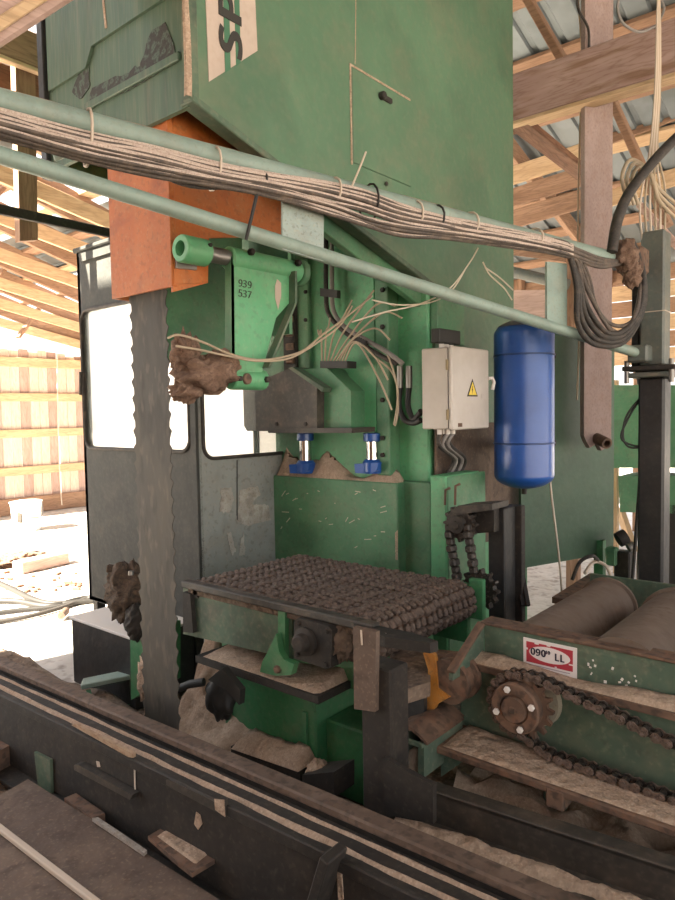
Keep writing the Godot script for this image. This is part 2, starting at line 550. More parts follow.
# ---------------------------------------------------------------- the shed
const ROOF_A := 6.0
const ROOF_S := 0.3
func roof_y(x: float) -> float:
	return ROOF_A - ROOF_S * x
func build_shell() -> void:
	structure(obj("floor", mb().span(Vector3(-6, -0.12, -3.4), Vector3(4.6, 0, 6)), M.dirt))
	structure(obj("floor_004", mb().span(Vector3(4.6, -0.12, -3.4), Vector3(10, 0.002, 6)), M.concrete))
	structure(obj("floor_001", mb().span(Vector3(-30, -0.14, -60), Vector3(45, -0.004, -3.4)), M.concrete))
	structure(obj("floor_002", mb().span(Vector3(10, -0.14, -3.4), Vector3(45, -0.02, 40)), M.concrete))
	structure(obj("floor_003", mb().span(Vector3(-30, -0.14, 6), Vector3(10, -0.02, 40)), M.concrete))
	structure(obj("wall_left", mb().span(Vector3(-3.15, 0, -5.38), Vector3(-3.0, 6.9, 2.0)), M.wood_y))
	# roof: ribbed metal sheets on boards
	var roof := Node3D.new()
	roof.name = "ceiling"
	add_child(roof)
	structure(roof)
	var xa := -3.4
	var xb := 9.4
	var dir := Vector3(xb - xa, roof_y(xb) - roof_y(xa), 0)
	var sl := dir.normalized()
	var up := Vector3(-sl.y, sl.x, 0)
	var sheet_b := mb()
	var prof := []
	for r in 4:
		var z0 := r * 0.225
		for q in [[0.0, 0.0], [0.15, 0.0], [0.165, 0.025], [0.21, 0.025], [0.225, 0.0]]:
			if r > 0 and q[0] == 0.0: continue
			prof.append(Vector2(z0 + q[0], q[1]))
	var poly := []
	for p in prof: poly.append(Vector3(0, 0, 0) + Vector3(0, 0, p.x) + up * p.y)
	for i in range(prof.size() - 1, -1, -1): poly.append(Vector3(0, 0, prof[i].x) + up * (prof[i].y + 0.003))
	sheet_b.prism(poly, dir)
	var sheet_m := sheet_b.mesh()
	for k in 11:
		inst("roof_sheet", sheet_m, M.galv, Transform3D(Basis.IDENTITY, Vector3(xa, roof_y(xa), -4.6 + k * 0.897)), roof)
	# boards under the sheets
	var purl := mb().box(Vector3.ZERO, Vector3(0.16, 0.04, 9.9), 0.004, Basis(sl, up, Vector3.BACK)).mesh()
	var x := 9.2
	var kk := 0
	while x > -3.0:
		var p := Vector3(x, roof_y(x), 0.35) - up * 0.022
		inst("purlin", purl, M.wood_z if kk % 4 else M.wood_light_z, Transform3D(Basis.IDENTITY, p), roof)
		x -= 0.62
		kk += 1
	for z in [-4.3, -3.0, 1.2, 3.2]:
		obj("rafter", mb().bar(Vector3(xa, roof_y(xa) - 0.13, z), Vector3(xb, roof_y(xb) - 0.13, z), 0.06, 0.18, 0.005), M.wood_x, roof)
	# right wall: boards under the eave above an open strip
	var wr := Node3D.new()
	wr.name = "wall_right"
	add_child(wr)
	structure(wr)
	var bm := mb().box(Vector3.ZERO, Vector3(0.03, 0.19, 9.6), 0.004).mesh()
	for k in 6:
		inst("board", bm, M.wood_z if k % 2 else M.wood_light_z, Transform3D(Basis.IDENTITY, Vector3(9.0, 2.16 + k * 0.2, 0.4)), wr)
	for z in [-4.2, -2.6, -1.1, 0.6, 2.4, 4.4]:
		obj("stud", mb().span(Vector3(8.84, 0, z - 0.07), Vector3(8.98, 3.3, z + 0.07), 0.005), M.wood_y, wr)
	for y in [0.45, 1.1]:
		obj("rail_board", mb().span(Vector3(8.80, y, -4.4), Vector3(8.84, y + 0.14, 5.0), 0.004), M.wood_z, wr)

# lower roof and plank wall in the bright bay behind the cab
func build_annex() -> void:
	var w := Node3D.new()
	w.name = "wall_back"
	add_child(w)
	structure(w)
	var k := 0
	var x := 2.4
	while x < 6.9:
		var wd := rng.randf_range(0.135, 0.165)
		var h := 2.72 - 0.07 * (x - 4.0)
		obj("board", mb().span(Vector3(x, 0.02, -11.03 - rng.randf() * 0.012), Vector3(x + wd, h + rng.randf_range(-0.03, 0.03), -11.06), 0.003), M.board_y if k % 3 else M.wood_pink_y, w)
		x += wd + rng.randf_range(0.004, 0.012)
		k += 1
	for y in [0.62, 1.22, 1.80]:
		obj("girt", mb().span(Vector3(2.4, y, -11.03), Vector3(6.9, y + 0.13, -10.97), 0.006), M.wood_light_x, w)
	obj("girt", mb().span(Vector3(2.4, 2.35, -11.03), Vector3(6.9, 2.50, -10.97), 0.006), M.wood_light_x, w)
	obj("sill", mb().span(Vector3(2.4, 0, -11.02), Vector3(6.9, 0.26, -10.9), 0.01), M.wood_x, w)
	# roof of the bay
	var r := Node3D.new()
	r.name = "ceiling_001"
	add_child(r)
	structure(r)
	var ry := func(xx: float) -> float: return 4.75 - 0.3 * xx
	for z in [-5.6, -6.5, -7.6, -8.7, -9.7, -10.85]:
		obj("rafter", mb().bar(Vector3(2.3, ry.call(2.3), z), Vector3(7.4, ry.call(7.4), z), 0.06, 0.30, 0.006), M.wood_x, r)
		obj("tie_board", mb().bar(Vector3(2.3, ry.call(2.3) - 0.55, z + 0.05), Vector3(7.4, ry.call(7.4) - 0.02, z + 0.05), 0.035, 0.14, 0.004), M.wood_light_x, r)
	x = 2.4
	k = 0
	while x < 7.3:
		obj("purlin", mb().bar(Vector3(x, ry.call(x) + 0.18, -5.2), Vector3(x, ry.call(x) + 0.18, -11.4), 0.18, 0.04, 0.004), M.wood_light_z if k % 2 else M.wood_z, r)
		x += 0.48
		k += 1
	var sheet_b := mb()
	for i in 6:
		var x0 := 2.2 + i * 0.92
		sheet_b = mb()
		var poly := []
		var prof := []
		for q in 4:
			for pz in [[0.0, 0.0], [0.18, 0.0], [0.19, 0.02], [0.22, 0.02], [0.23, 0.0]]:
				if q > 0 and pz[0] == 0.0: continue
				prof.append(Vector2(q * 0.23 + pz[0], pz[1]))
		for p in prof: poly.append(Vector3(x0 + p.x, ry.call(x0 + p.x) + 0.205 + p.y, -11.5))
		for j in range(prof.size() - 1, -1, -1): poly.append(Vector3(x0 + prof[j].x, ry.call(x0 + prof[j].x) + 0.209 + prof[j].y, -11.5))
		sheet_b.prism(poly, Vector3(0, 0, 6.4))
		if i != 1 and i != 3: obj("roof_sheet", sheet_b, M.galv, r)
	for d in [[2.9, 3.5, -7.1], [3.9, 3.2, -9.2], [4.9, 2.9, -10.3]]:
		obj("web_board", mb().bar(Vector3(d[0], ry.call(d[0]) - 0.55, d[2]), Vector3(d[0] + 0.5, ry.call(d[0]) + 0.12, d[2]), 0.04, 0.13, 0.004, Vector3.BACK), M.wood_z, r)
# ---------------------------------------------------------------- band saw
const ZP := -1.95   # face of the wheel housing that carries the lettering
const XH := 1.57    # face of the wheel housing over the rails
func bolt(at: Vector3, axis: Vector3, r: float, h: float) -> MB:
	return mb().lathe(at, axis, [Vector2(0, h), Vector2(r * 0.8, h), Vector2(r, h * 0.75), Vector2(r, 0.0)], 6)
func build_band_saw() -> void:
	var s := thing("band_saw", "huge green band saw head with a wheel housing and column", "machine", Vector3(3.4, 0, -2.4))
	var top := 5.0
	# front plate with the long slanted lower edge
	var bl := onZ(190, 98, ZP)
	var br := onZ(435, 288, ZP)
	var xr := onZ(513, 100, ZP).x
	var hs := obj("wheel_housing", mb().prism([Vector3(XH, top, ZP), Vector3(XH, bl.y, ZP), Vector3(br.x, br.y, ZP), Vector3(br.x, 0.9, ZP), Vector3(xr, 0.9, ZP), Vector3(xr, top, ZP)], Vector3(0, 0, -0.02)), M.green_house, s)
	# side over the rails, in two overlapping sheets
	var yb := bl.y - 0.02
	obj("side_panel", mb().span(Vector3(XH, yb, -2.92), Vector3(XH + 0.02, top, ZP - 0.02)), M.green_streak, s)
	obj("side_panel", mb().prism([Vector3(XH - 0.012, 3.02, ZP - 0.03), Vector3(XH - 0.012, 3.02, -2.55), Vector3(XH - 0.012, 2.95, -2.6), Vector3(XH - 0.012, 2.95, -2.90), Vector3(XH - 0.012, top, -2.90), Vector3(XH - 0.012, top, ZP - 0.03)], Vector3(0.012, 0, 0)), M.green_streak, s)
	obj("side_strap", mb().span(Vector3(XH - 0.014, 2.785, -2.62), Vector3(XH, 2.815, ZP - 0.05), 0.003), M.green_streak, s)
	obj("oil_stain", mb().prism(jag(polyX([[92, 88], [108, 80], [140, 66], [152, 30], [165, 22], [172, 40], [178, 62], [160, 72], [130, 90], [100, 103], [88, 106]], XH - 0.003), 0.02, 0.014), Vector3(0.002, 0, 0)), M.oil, s)
	obj("oil_stain", mb().prism(jag(polyX([[72, 92], [80, 66], [89, 64], [90, 84], [82, 98]], XH - 0.003), 0.02, 0.014), Vector3(0.002, 0, 0)), M.oil, s)
	for q in [[103, 0, 106, 28]]:
		var a := onX(q[0], q[1], XH - 0.0135)
		var b := onX(q[2], q[3], XH - 0.0135)
		obj("dust_streak", mb().bar(a, b, 0.012, 0.002, 0.0, Vector3.RIGHT), M.dust, s)
	obj("back_edge", mb().span(Vector3(XH - 0.02, yb - 0.03, -2.97), Vector3(XH + 0.03, top, -2.92), 0.004), M.black_clean, s)
	obj("side_panel", mb().span(Vector3(xr - 0.02, 0.9, -2.92), Vector3(xr, top, ZP - 0.02)), M.green_house, s)
	obj("rear_panel", mb().span(Vector3(XH, 2.6, -2.94), Vector3(xr, top, -2.92)), M.green, s)
	obj("top_panel", mb().span(Vector3(XH, top, -2.92), Vector3(xr, top + 0.02, ZP)), M.green, s)
	# dusty corner angle and the rim along the slanted edge
	obj("corner_trim", mb().span(Vector3(XH - 0.016, bl.y - 0.01, ZP - 0.03), Vector3(XH + 0.028, top, ZP + 0.012), 0.005), M.green_old, s)
	obj("dust_crust", heap_strip([Vector3(XH - 0.018, bl.y, ZP + 0.004), Vector3(XH - 0.018, 3.1, ZP + 0.004), Vector3(XH - 0.018, 3.6, ZP + 0.004)], 0.035, 0.012, Vector3(-0.7, 0, 0.7), 5), M.dust, s)
	obj("edge_rim", mb().bar(bl + Vector3(0, 0, -0.02), br + Vector3(0, 0, -0.02), 0.07, 0.028, 0.004), M.green_old, s)
	var rib0 := onZ(322, 206, ZP - 0.05)
	obj("slant_flange", mb().bar(rib0 + Vector3(0.02, -0.055, -0.03), br + Vector3(0.0, -0.06, -0.08), 0.04, 0.09, 0.004), M.green, s)
	# access door
	var d0 := onZ(351, 67, ZP)
	var d1 := onZ(410, 187, ZP)
	var door := obj("access_door", mb().span(Vector3(d0.x, d1.y, ZP), Vector3(d1.x, d0.y, ZP + 0.007), 0.002), M.green_house, s)
	obj("door_gap", mb().span(Vector3(d0.x - 0.012, d1.y - 0.01, ZP), Vector3(d0.x - 0.003, d0.y + 0.012, ZP + 0.004)), M.dust, door)
	obj("door_gap", mb().span(Vector3(d0.x - 0.003, d0.y + 0.003, ZP), Vector3(d1.x + 0.008, d0.y + 0.012, ZP + 0.004)), M.dust, door)
	var kp := onZ(383, 99, ZP)
	obj("latch", mb().span(kp + Vector3(-0.035, -0.012, 0.006), kp + Vector3(0.05, 0.012, 0.022), 0.004), M.black, door)
	obj("latch_knob", mb().cyl(kp + Vector3(-0.03, 0, 0.006), kp + Vector3(-0.03, 0, 0.035), 0.018, 12, 0.004), M.black, door)
	obj("lower_bolt", bolt(onZ(385, 184, ZP) + Vector3(0, 0, 0.006), Vector3.BACK, 0.01, 0.008), M.black, door)
	obj("seam_bead", mb().bar(onZ(356, -30, ZP), onZ(355, 64, ZP), 0.004, 0.004), M.dust, s)
	# painted sign strip with upright letters
	var sg := obj("sign_strip", mb().prism(polyZ([[203, -60], [208.5, 82], [257, 51], [252, -60]], ZP), Vector3(0, 0, 0.003)), M.sign_white, s)
	obj("stripe", mb().prism(polyZ([[221.5, -60], [225, 73], [230.5, 69.5], [227.5, -60]], ZP + 0.003), Vector3(0, 0, 0.0015)), M.ink_green, sg)
	obj("stripe", mb().prism(polyZ([[232.5, -60], [236, 66.5], [240.5, 63], [238, -60]], ZP + 0.003), Vector3(0, 0, 0.0015)), M.ink_green, sg)
	var sp := TextMesh.new()
	sp.text = "SP"
	var fn := SystemFont.new()
	fn.font_names = PackedStringArray(["Droid Sans"])
	fn.font_weight = 700
	fn.font_italic = true
	sp.font = fn
	sp.font_size = 96
	sp.pixel_size = 0.001
	sp.depth = 0.002
	sp.horizontal_alignment = HORIZONTAL_ALIGNMENT_LEFT
	var s0 := onZ(231.5, 58, ZP + 0.006)
	var s1 := onZ(206, 22, ZP + 0.006)
	var sc: float = (s0.x - s1.x) * -1.0 / 0.072
	sc = abs(sc)
	# reads upwards: the letters' tops point away from the column
	inst("lettering", sp, M.ink, Transform3D(Basis(Vector3(0, 1, 0) * sc * 1.4, Vector3(-1, 0, 0) * sc, Vector3(0, 0, 1)), s0 - s.position + Vector3(-0.0, 0, 0)), s)
	# ---- orange blade guard
	var xo := 1.60
	var oz0 := onX(112, 297, xo).z
	var oz1 := onX(173, 290, xo).z
	var oy := 2.025
	var g := obj("blade_guard", mb().span(Vector3(xo, oy, oz0), Vector3(xo + 0.012, 2.95, oz1)), M.orange, s)
	obj("guard_return", mb().span(Vector3(xo + 0.012, oy, oz0), Vector3(xo + 0.25, 2.95, oz0 + 0.012)), M.orange, g)
	obj("guard_cheek", mb().prism(polyZ([[173, 292], [173, 60], [290, 60], [286, 236], [209, 238], [208, 283]], oz1), Vector3(0, 0, -0.012)), M.orange, g)
	obj("guard_edge", mb().span(Vector3(xo - 0.006, oy, oz1 - 0.01), Vector3(xo + 0.02, 2.95, oz1 + 0.004), 0.003), M.orange, g)
	obj("guard_plate", mb().prism(polyZ([[174, 284], [174, 244], [206, 244], [207, 283]], oz1 + 0.008), Vector3(0, 0, -0.008)), M.orange, g)
	obj("guard_block", mb().prism(polyZ([[177, 268], [177, 258], [197, 262], [197, 270]], oz1 + 0.02), Vector3(0, 0, -0.012)), M.steel, g)
	obj("rear_guard", mb().prism(polyZ([[166, 230], [242, 230], [242, 372], [212, 380], [166, 360]], -2.42), Vector3(0, 0, -0.012)), M.green, s)
	obj("guard_wall", mb().span(Vector3(2.25, 1.9, -2.6), Vector3(2.27, 3.0, oz1 - 0.03)), M.green, g)
	# ---- column behind the overhang
	var xc := 3.10
	obj("column", mb().span(Vector3(xc, 0, -2.95), Vector3(xr - 0.02, 2.9, ZP - 0.02), 0.01), M.green_bright, s)
	var fp := func(px0: float, px1: float, y0: float, y1: float, X: float, X1: float) -> MB:
		var a := onX(px0, 400, X); var b := onX(px1, 400, X)
		return mb().span(Vector3(X, y0, a.z), Vector3(X1, y1, b.z), 0.006)
	obj("front_plate", fp.call(310, 376, 1.0, 2.75, 3.05, 3.1), M.green_bright, s)
	var fl := obj("bolted_flange", fp.call(376, 389, 1.2, 2.75, 3.0, 3.1), M.green, s)
	for py in [243, 290, 327, 400, 438, 455]:
		obj("bolt", bolt(onX(383, py, 3.0), Vector3.LEFT, 0.014, 0.014), M.black, fl)
	obj("bolt", bolt(onX(367, 247, 3.04), Vector3.LEFT, 0.022, 0.02), M.black, s)
	obj("slide_back", fp.call(258, 286, 1.5, 2.6, 3.09, 3.2), M.green, s)
	obj("slide_rail", fp.call(284, 297, 1.55, 2.4, 3.0, 3.1), M.black, s)
	for i in 9:
		obj("slide_tooth", fp.call(286, 294, 1.6 + i * 0.08, 1.64 + i * 0.08, 2.985, 3.0), M.rust, s)
	var fl2 := obj("bolted_flange", fp.call(297, 310, 1.45, 2.6, 3.02, 3.1), M.green, s)
	for py in [292, 320, 350, 388]:
		obj("bolt", bolt(onX(306, py, 3.02), Vector3.LEFT, 0.012, 0.012), M.black, fl2)
	obj("corner_post", mb().span(Vector3(3.12, 1.9, ZP - 0.02), Vector3(3.40, 2.16, ZP + 0.03), 0.006), M.green, s)
	# lower beam with the dusty ledge
	var lp := obj("lower_beam", mb().span(Vector3(2.98, 0.3, onX(273, 480, 2.98).z), Vector3(3.15, 1.165, onX(397, 480, 2.98).z), 0.006), M.green, s)
	obj("beam_scar", mb().prism(polyX([[395, 533], [397.4, 530], [397.6, 560], [395.5, 560]], 2.977), Vector3(0.003, 0, 0)), M.dust, lp)
	for q in 26:
		var px := rng.randf_range(280, 392)
		var py := rng.randf_range(486, 548)
		var l := rng.randf_range(1.0, 7.0)
		var an := rng.randf_range(-1.2, 0.4)
		obj("scratch", mb().bar(onX(px, py, 2.979), onX(px + l * cos(an), py + l * sin(an), 2.979), 0.004, 0.0025, 0.0, Vector3.RIGHT), M.wire, lp)
	obj("ledge_back", mb().span(Vector3(3.06, 1.16, onX(276, 450, 3.06).z), Vector3(3.1, 1.48, onX(392, 450, 3.06).z)), M.green, s)
	var lz0 := onX(275, 476, 2.98).z
	var lz1 := onX(396, 476, 2.98).z
	obj("sawdust", heap(Vector3(2.985, 1.163, lz0), Vector3(0, 0, lz1 - lz0), Vector3(0.085, 0, 0), 30, 6, func(u, w): return 0.012 + 0.20 * w * max(0.0, 0.45 + 0.6 * sin(u * 9.0 + 1.4) * cos(u * 5.0 + 0.3)), 11), M.dust, s)
	obj("side_plate", mb().span(Vector3(3.05, 0.3, onX(398, 500, 3.05).z), Vector3(3.2, 1.17, onX(431, 500, 3.05).z), 0.005), M.green, s)
	var ep := obj("end_plate", mb().span(Vector3(2.95, 0.3, onX(430, 500, 2.95).z), Vector3(3.3, 1.22, onX(446, 500, 2.95).z), 0.006), M.green_bright, s)
	obj("end_cheek", mb().span(Vector3(2.96, 0.3, onX(446, 500, 2.95).z - 0.01), Vector3(3.35, 1.215, onX(447, 500, 2.95).z), 0.004), M.green, ep)
	# dusty brown lower sheet below the switch cabinet
	obj("dusty_sheet", mb().prism(polyZ([[437, 428], [520, 420], [521, 536], [470, 545], [437, 545]], ZP + 0.02), Vector3(0, 0, -0.015)), M.plate_brown, s)
	# ---- saw blade, toothed on both edges
	var xbld := 1.66
	var z0 := onX(131, 300, xbld).z
	var z1 := onX(165, 296, xbld).z
	var pts := []
	var y := -0.2
	while y < 2.5:
		pts.append(Vector3(xbld, y, z0))
		pts.append(Vector3(xbld, y + 0.022, z0 - 0.001))
		pts.append(Vector3(xbld, y + 0.052, z0 - 0.017))
		y += 0.068
	var y2 := y
	while y2 > -0.2:
		pts.append(Vector3(xbld, y2, z1))
		pts.append(Vector3(xbld, y2 - 0.016, z1 + 0.015))
		pts.append(Vector3(xbld, y2 - 0.046, z1 + 0.001))
		y2 -= 0.068
	one("saw_blade", mb().prism(pts, Vector3(0.003, 0, 0)), M.blade, "wide grey steel saw blade with teeth along both edges", "saw blade")

# a bumpy patch of loose matter: origin, two sides, height(u, w)
func heap(o: Vector3, a: Vector3, b: Vector3, na: int, nb: int, hf: Callable, sd: int, up := Vector3.UP) -> MB:
	var f := FastNoiseLite.new()
	f.seed = sd
	f.frequency = 9.0
	f.fractal_octaves = 3
	var g := []
	for i in na + 1:
		var row := PackedVector3Array()
		for j in nb + 1:
			var u := float(i) / na
			var w := float(j) / nb
			var edge: float = min(min(u, 1.0 - u) * na, min(w, 1.0 - w) * nb)
			var p := o + a * u + b * w
			var h: float = hf.call(u, w) * (1.0 + 0.45 * f.get_noise_3d(p.x, p.y, p.z))
			if edge < 0.5: h = -0.004
			row.append(p + up * h)
		g.append(row)
	return mb().sheet(g)
# a narrow crust following a line
func heap_strip(line: Array, width: float, h: float, out: Vector3, sd: int) -> MB:
	var f := FastNoiseLite.new()
	f.seed = sd
	f.frequency = 1.0
	var c := curve(line, 12)
	var g := []
	var o := out.normalized()
	for i in c.size():
		var d: Vector3 = (c[min(i + 1, c.size() - 1)] - c[max(i - 1, 0)]).normalized()
		var side := d.cross(o).normalized()
		var row := PackedVector3Array()
		for j in 7:
			var t := j / 6.0 * 2.0 - 1.0
			var wv: float = width * (0.75 + 0.5 * f.get_noise_1d(i * 0.045 + (30.0 if t > 0 else 90.0)))
			var hh := h * (1.0 - t * t) * (1.0 + 0.8 * f.get_noise_2d(i * 0.05, t * 0.8)) - 0.002
			row.append(c[i] + side * (wv * 0.5 * t) + o * hh)
		g.append(row)
	return mb().sheet(g)
func blob(c: Vector3, r: Vector3, amp: float, freq: float, sd: int, na := 18, nb := 28) -> MB:
	var f := FastNoiseLite.new()
	f.seed = sd
	f.frequency = freq
	f.fractal_octaves = 3
	var g := []
	for i in na + 1:
		var row := PackedVector3Array()
		for j in nb:
			var th := PI * i / na
			var ph := TAU * j / nb
			var d := Vector3(sin(th) * cos(ph), cos(th), sin(th) * sin(ph))
			var p := c + d * r * (1.0 + amp * f.get_noise_3dv(d * 1.0 + Vector3(sd, 0, 0)))
			row.append(p)
		g.append(row)
	return mb().sheet(g, true)
func text_mesh(t: String, size: float, bold := false) -> TextMesh:
	var m := TextMesh.new()
	var fn := SystemFont.new()
	fn.font_names = PackedStringArray(["Droid Sans"])
	if bold: fn.font_weight = 700
	m.font = fn
	m.text = t
	m.font_size = 48
	m.pixel_size = size / 34.0
	m.depth = 0.002
	return m
func build_guide_arm() -> void:
	var za := -2.05
	var a := thing("guide_arm", "bright green blade guide arm with numbers 939 and 537 inked on", "machine arm", onZ(231, 256, za))
	var ax := func(px, py): return onZ(px, py, za)
	var h0: Vector3 = ax.call(180, 248)
	var h1 := Vector3(ax.call(206, 250).x, h0.y, za)
	obj("hub", mb().lathe(h0, h1 - h0, [Vector2(0.028, 0.06), Vector2(0.028, 0), Vector2(0.046, 0), Vector2(0.05, 0.006), Vector2(0.05, (h1 - h0).length() - 0.006), Vector2(0.044, (h1 - h0).length()), Vector2(0.0, (h1 - h0).length())], 24), M.green_bright, a)
	obj("hub_bolt", bolt(h0 + Vector3(0.10, 0.02, 0.045), Vector3.BACK, 0.008, 0.01), M.black, a)
	var b0 := Vector3(ax.call(227, 250).x, h0.y, za)
	obj("shaft", mb().cyl(h1 - Vector3(0.02, 0, 0), b0 + Vector3(0.02, 0, 0), 0.03, 20), M.steel, a)
	var b1 := Vector3(ax.call(297, 268).x, h0.y, za)
	obj("barrel", mb().cyl(b0, b1, 0.045, 24, 0.006), M.green_bright, a)
	obj("barrel_flange", mb().cyl(b1 - Vector3(0.004, 0, 0), b1 + Vector3(0.03, 0, 0), 0.055, 24, 0.004), M.green, a)
	obj("bolt", bolt(ax.call(242, 254) + Vector3(0, 0, 0.045), Vector3.BACK, 0.014, 0.02), M.black, a)
	obj("bolt", bolt(ax.call(289, 265) + Vector3(0, 0, 0.045), Vector3.BACK, 0.014, 0.02), M.black, a)
	obj("plate", mb().prism(polyZ([[231, 256], [289, 272], [289, 303], [276, 318], [262, 372], [232, 378]], za + 0.03), Vector3(0, 0, -0.02)), M.green_bright, a)
	var e0 := onZ(289, 272, za + 0.03)
	var e1 := onZ(289, 304, za + 0.03)
	var e2 := onZ(262, 368, za + 0.03)
	obj("edge_rib", mb().prism([e0, e1, e2, e2 + Vector3(0.012, 0, 0), e1 + Vector3(0.014, 0.004, 0), e0 + Vector3(0.012, 0, 0)], Vector3(0, 0, 0.035)), M.green_old, a)
	obj("worn_patch", mb().prism(polyZ([[277, 279], [281, 283], [281, 296], [278, 310], [275, 298], [275, 286]], za + 0.0305), Vector3(0, 0, 0.001)), M.sign_white, a)
	for t in [["939", 238.5, 287.0], ["537", 238.5, 297.0]]:
		var p := onZ(t[1] + 6.5, t[2] - 3.0, za + 0.032)
		inst("handwriting", text_mesh(t[0], 0.028), M.ink, Transform3D(Basis(Vector3(1.1, -0.02, 0), Vector3(0.1, 1, 0), Vector3(0, 0, 1)), p - a.position), a)
	obj("left_rib", mb().prism(polyZ([[231, 256], [234, 257], [235, 376], [231, 378]], za + 0.03), Vector3(0, 0, -0.035)), M.green, a)
	var k0 := onZ(230, 379, za)
	var k1 := Vector3(onZ(263, 383, za).x, k0.y, za)
	obj("lower_boss", mb().cyl(k0, k1, 0.042, 20, 0.005), M.green_bright, a)
	obj("boss_ring", mb().cyl(k0 + Vector3(0.05, 0, 0.03), k0 + Vector3(0.05, 0, 0.05), 0.022, 16, 0.003), M.rust, a)
	obj("bolt", bolt(k0 + Vector3(0.012, 0, 0.04), Vector3.BACK, 0.011, 0.014), M.black, a)
	obj("bolt", bolt(k1 + Vector3(-0.02, 0, 0.04), Vector3.BACK, 0.014, 0.016), M.black, a)
	# packed sawdust under the arm
	var cl := thing("sawdust_clump", "brown lump of packed sawdust hanging beside the saw blade", "sawdust", onZ(205, 390, -2.08))
	obj("lump", blob(onZ(206, 374, -2.08), Vector3(0.13, 0.07, 0.10), 0.55, 1.6, 3), M.dust_brown, cl)
	obj("lump", blob(onZ(186, 357, -2.10), Vector3(0.05, 0.09, 0.05), 0.6, 2.0, 8), M.dust_brown, cl)
	obj("lump", blob(onZ(187, 390, -2.10), Vector3(0.06, 0.045, 0.06), 0.5, 2.0, 12), M.dust_brown, cl)
	obj("lump", blob(onZ(222, 366, -2.06), Vector3(0.07, 0.06, 0.06), 0.5, 2.0, 15), M.dust_brown, cl)
	# thin pale tubes swinging round the lump
	for w in [[[168, 338], [180, 335], [205, 343], [230, 354], [262, 360], [300, 352], [322, 335], [345, 318], [372, 296]], [[176, 346], [200, 350], [228, 356], [258, 361], [290, 358], [318, 342], [340, 325], [352, 306]]]:
		var pts := []
		for q in w: pts.append(onZ(q[0], q[1], -1.93 if q[0] > 240 else -1.98))
		one("air_tube", mb().tube(curve(pts), 0.0045, 6), M.tube_tan, "thin tan air tube slung across below the guide arm", "tube", "air tubes below the guide arm")

func build_press() -> void:
	var p := thing("press_block", "dark steel and green block carried by two blue cylinders", "machine block", onX(310, 432, 2.85))
	obj("front_block", mb().prism(polyX([[269, 431], [269, 377], [288, 369], [300, 372], [317, 387], [317, 431]], 2.82), Vector3(0.15, 0, 0)), M.black_dusty, p)
	obj("slant_plate", mb().prism(polyX([[288, 368], [292, 367], [324, 388], [322, 392], [317, 388]], 2.81), Vector3(0.16, 0, 0)), M.green_old, p)
	obj("green_block", mb().prism(polyX([[317, 432], [317, 386], [297, 369], [327, 368], [351, 391], [351, 432]], 2.88), Vector3(0.14, 0, 0)), M.green, p)
	obj("rear_plate", mb().prism(polyX([[351, 428], [354, 432], [376, 432], [376, 360], [340, 360], [351, 380]], 3.0), Vector3(0.04, 0, 0)), M.green_bright, p)
	obj("side_pad", mb().prism(polyX([[243, 389], [270, 386], [270, 431], [247, 431], [244, 426]], 2.86), Vector3(0.2, 0, 0)), M.black_dusty, p)
	obj("bottom_bar", mb().prism(polyX([[268, 428], [352, 428], [352, 433], [268, 433]], 2.80), Vector3(0.2, 0, 0)), M.black_dusty, p)
	for q in [[277, 424], [306, 424]]:
		obj("bolt", bolt(onX(q[0], q[1], 2.82), Vector3.LEFT, 0.012, 0.01), M.black, p)
	# terminal with the fan of pale tubes
	var t := thing("valve_terminal", "small black terminal strip sprouting a fan of tan tubes", "terminal", onX(335, 368, 2.84))
	obj("strip", mb().prism(polyX([[320, 361], [347, 361], [347, 368], [320, 368]], 2.84), Vector3(0.08, 0, 0)), M.plastic_black, t)
	for i in 9:
		var x0 := 322.0 + i * 2.9
		var root := onX(x0, 361, 2.86)
		var ends := [[318, 330], [330, 318], [352, 300], [374, 290], [395, 306], [402, 318], [390, 340], [388, 380], [392, 410]]
		var e: Array = ends[i]
		var mid := onX(lerpf(x0, e[0], 0.25), 361.0 - 30.0 + i * 1.5, 2.82)
		var m2 := onX(lerpf(x0, e[0], 0.7), lerpf(361.0, e[1], 0.7) - (18.0 if i > 3 else 4.0), 2.80)
		obj("tube", mb().tube(curve([root, mid, m2, onX(e[0], e[1], 2.82)]), 0.005, 6), M.tube_tan, t)
	# blue hydraulic cylinders
	for c in [[306, "left"], [373, "right"]]:
		var px: float = c[0]
		var base := onX(px, 473, 3.0)
		var yt := onX(px, 433, 3.0).y
		var cy := thing("hydraulic_cylinder", "blue hydraulic cylinder with a chrome rod on the dusty ledge", "cylinder", base, "blue cylinders under the press block")
		var yb2 := base.y + 0.075
		obj("base", mb().lathe(base, Vector3.UP, [Vector2(0, 0), Vector2(0.052, 0), Vector2(0.056, 0.01), Vector2(0.056, 0.06), Vector2(0.045, 0.075), Vector2(0, 0.075)], 20), M.blue, cy)
		obj("lug", mb().prism([base + Vector3(-0.02, 0, -0.085), base + Vector3(-0.02, 0.05, -0.09), base + Vector3(-0.02, 0.062, 0.075), base + Vector3(-0.02, 0.02, 0.06), base + Vector3(-0.02, 0, 0.02)], Vector3(-0.03, 0, 0)), M.blue_mid, cy)
		obj("rod", mb().cyl(Vector3(base.x, yb2, base.z), Vector3(base.x, yt - 0.04, base.z), 0.036, 20), M.chrome, cy)
		obj("rod_cap", mb().cyl(Vector3(base.x, yt - 0.045, base.z), Vector3(base.x, yt, base.z), 0.05, 20, 0.004), M.blue, cy)

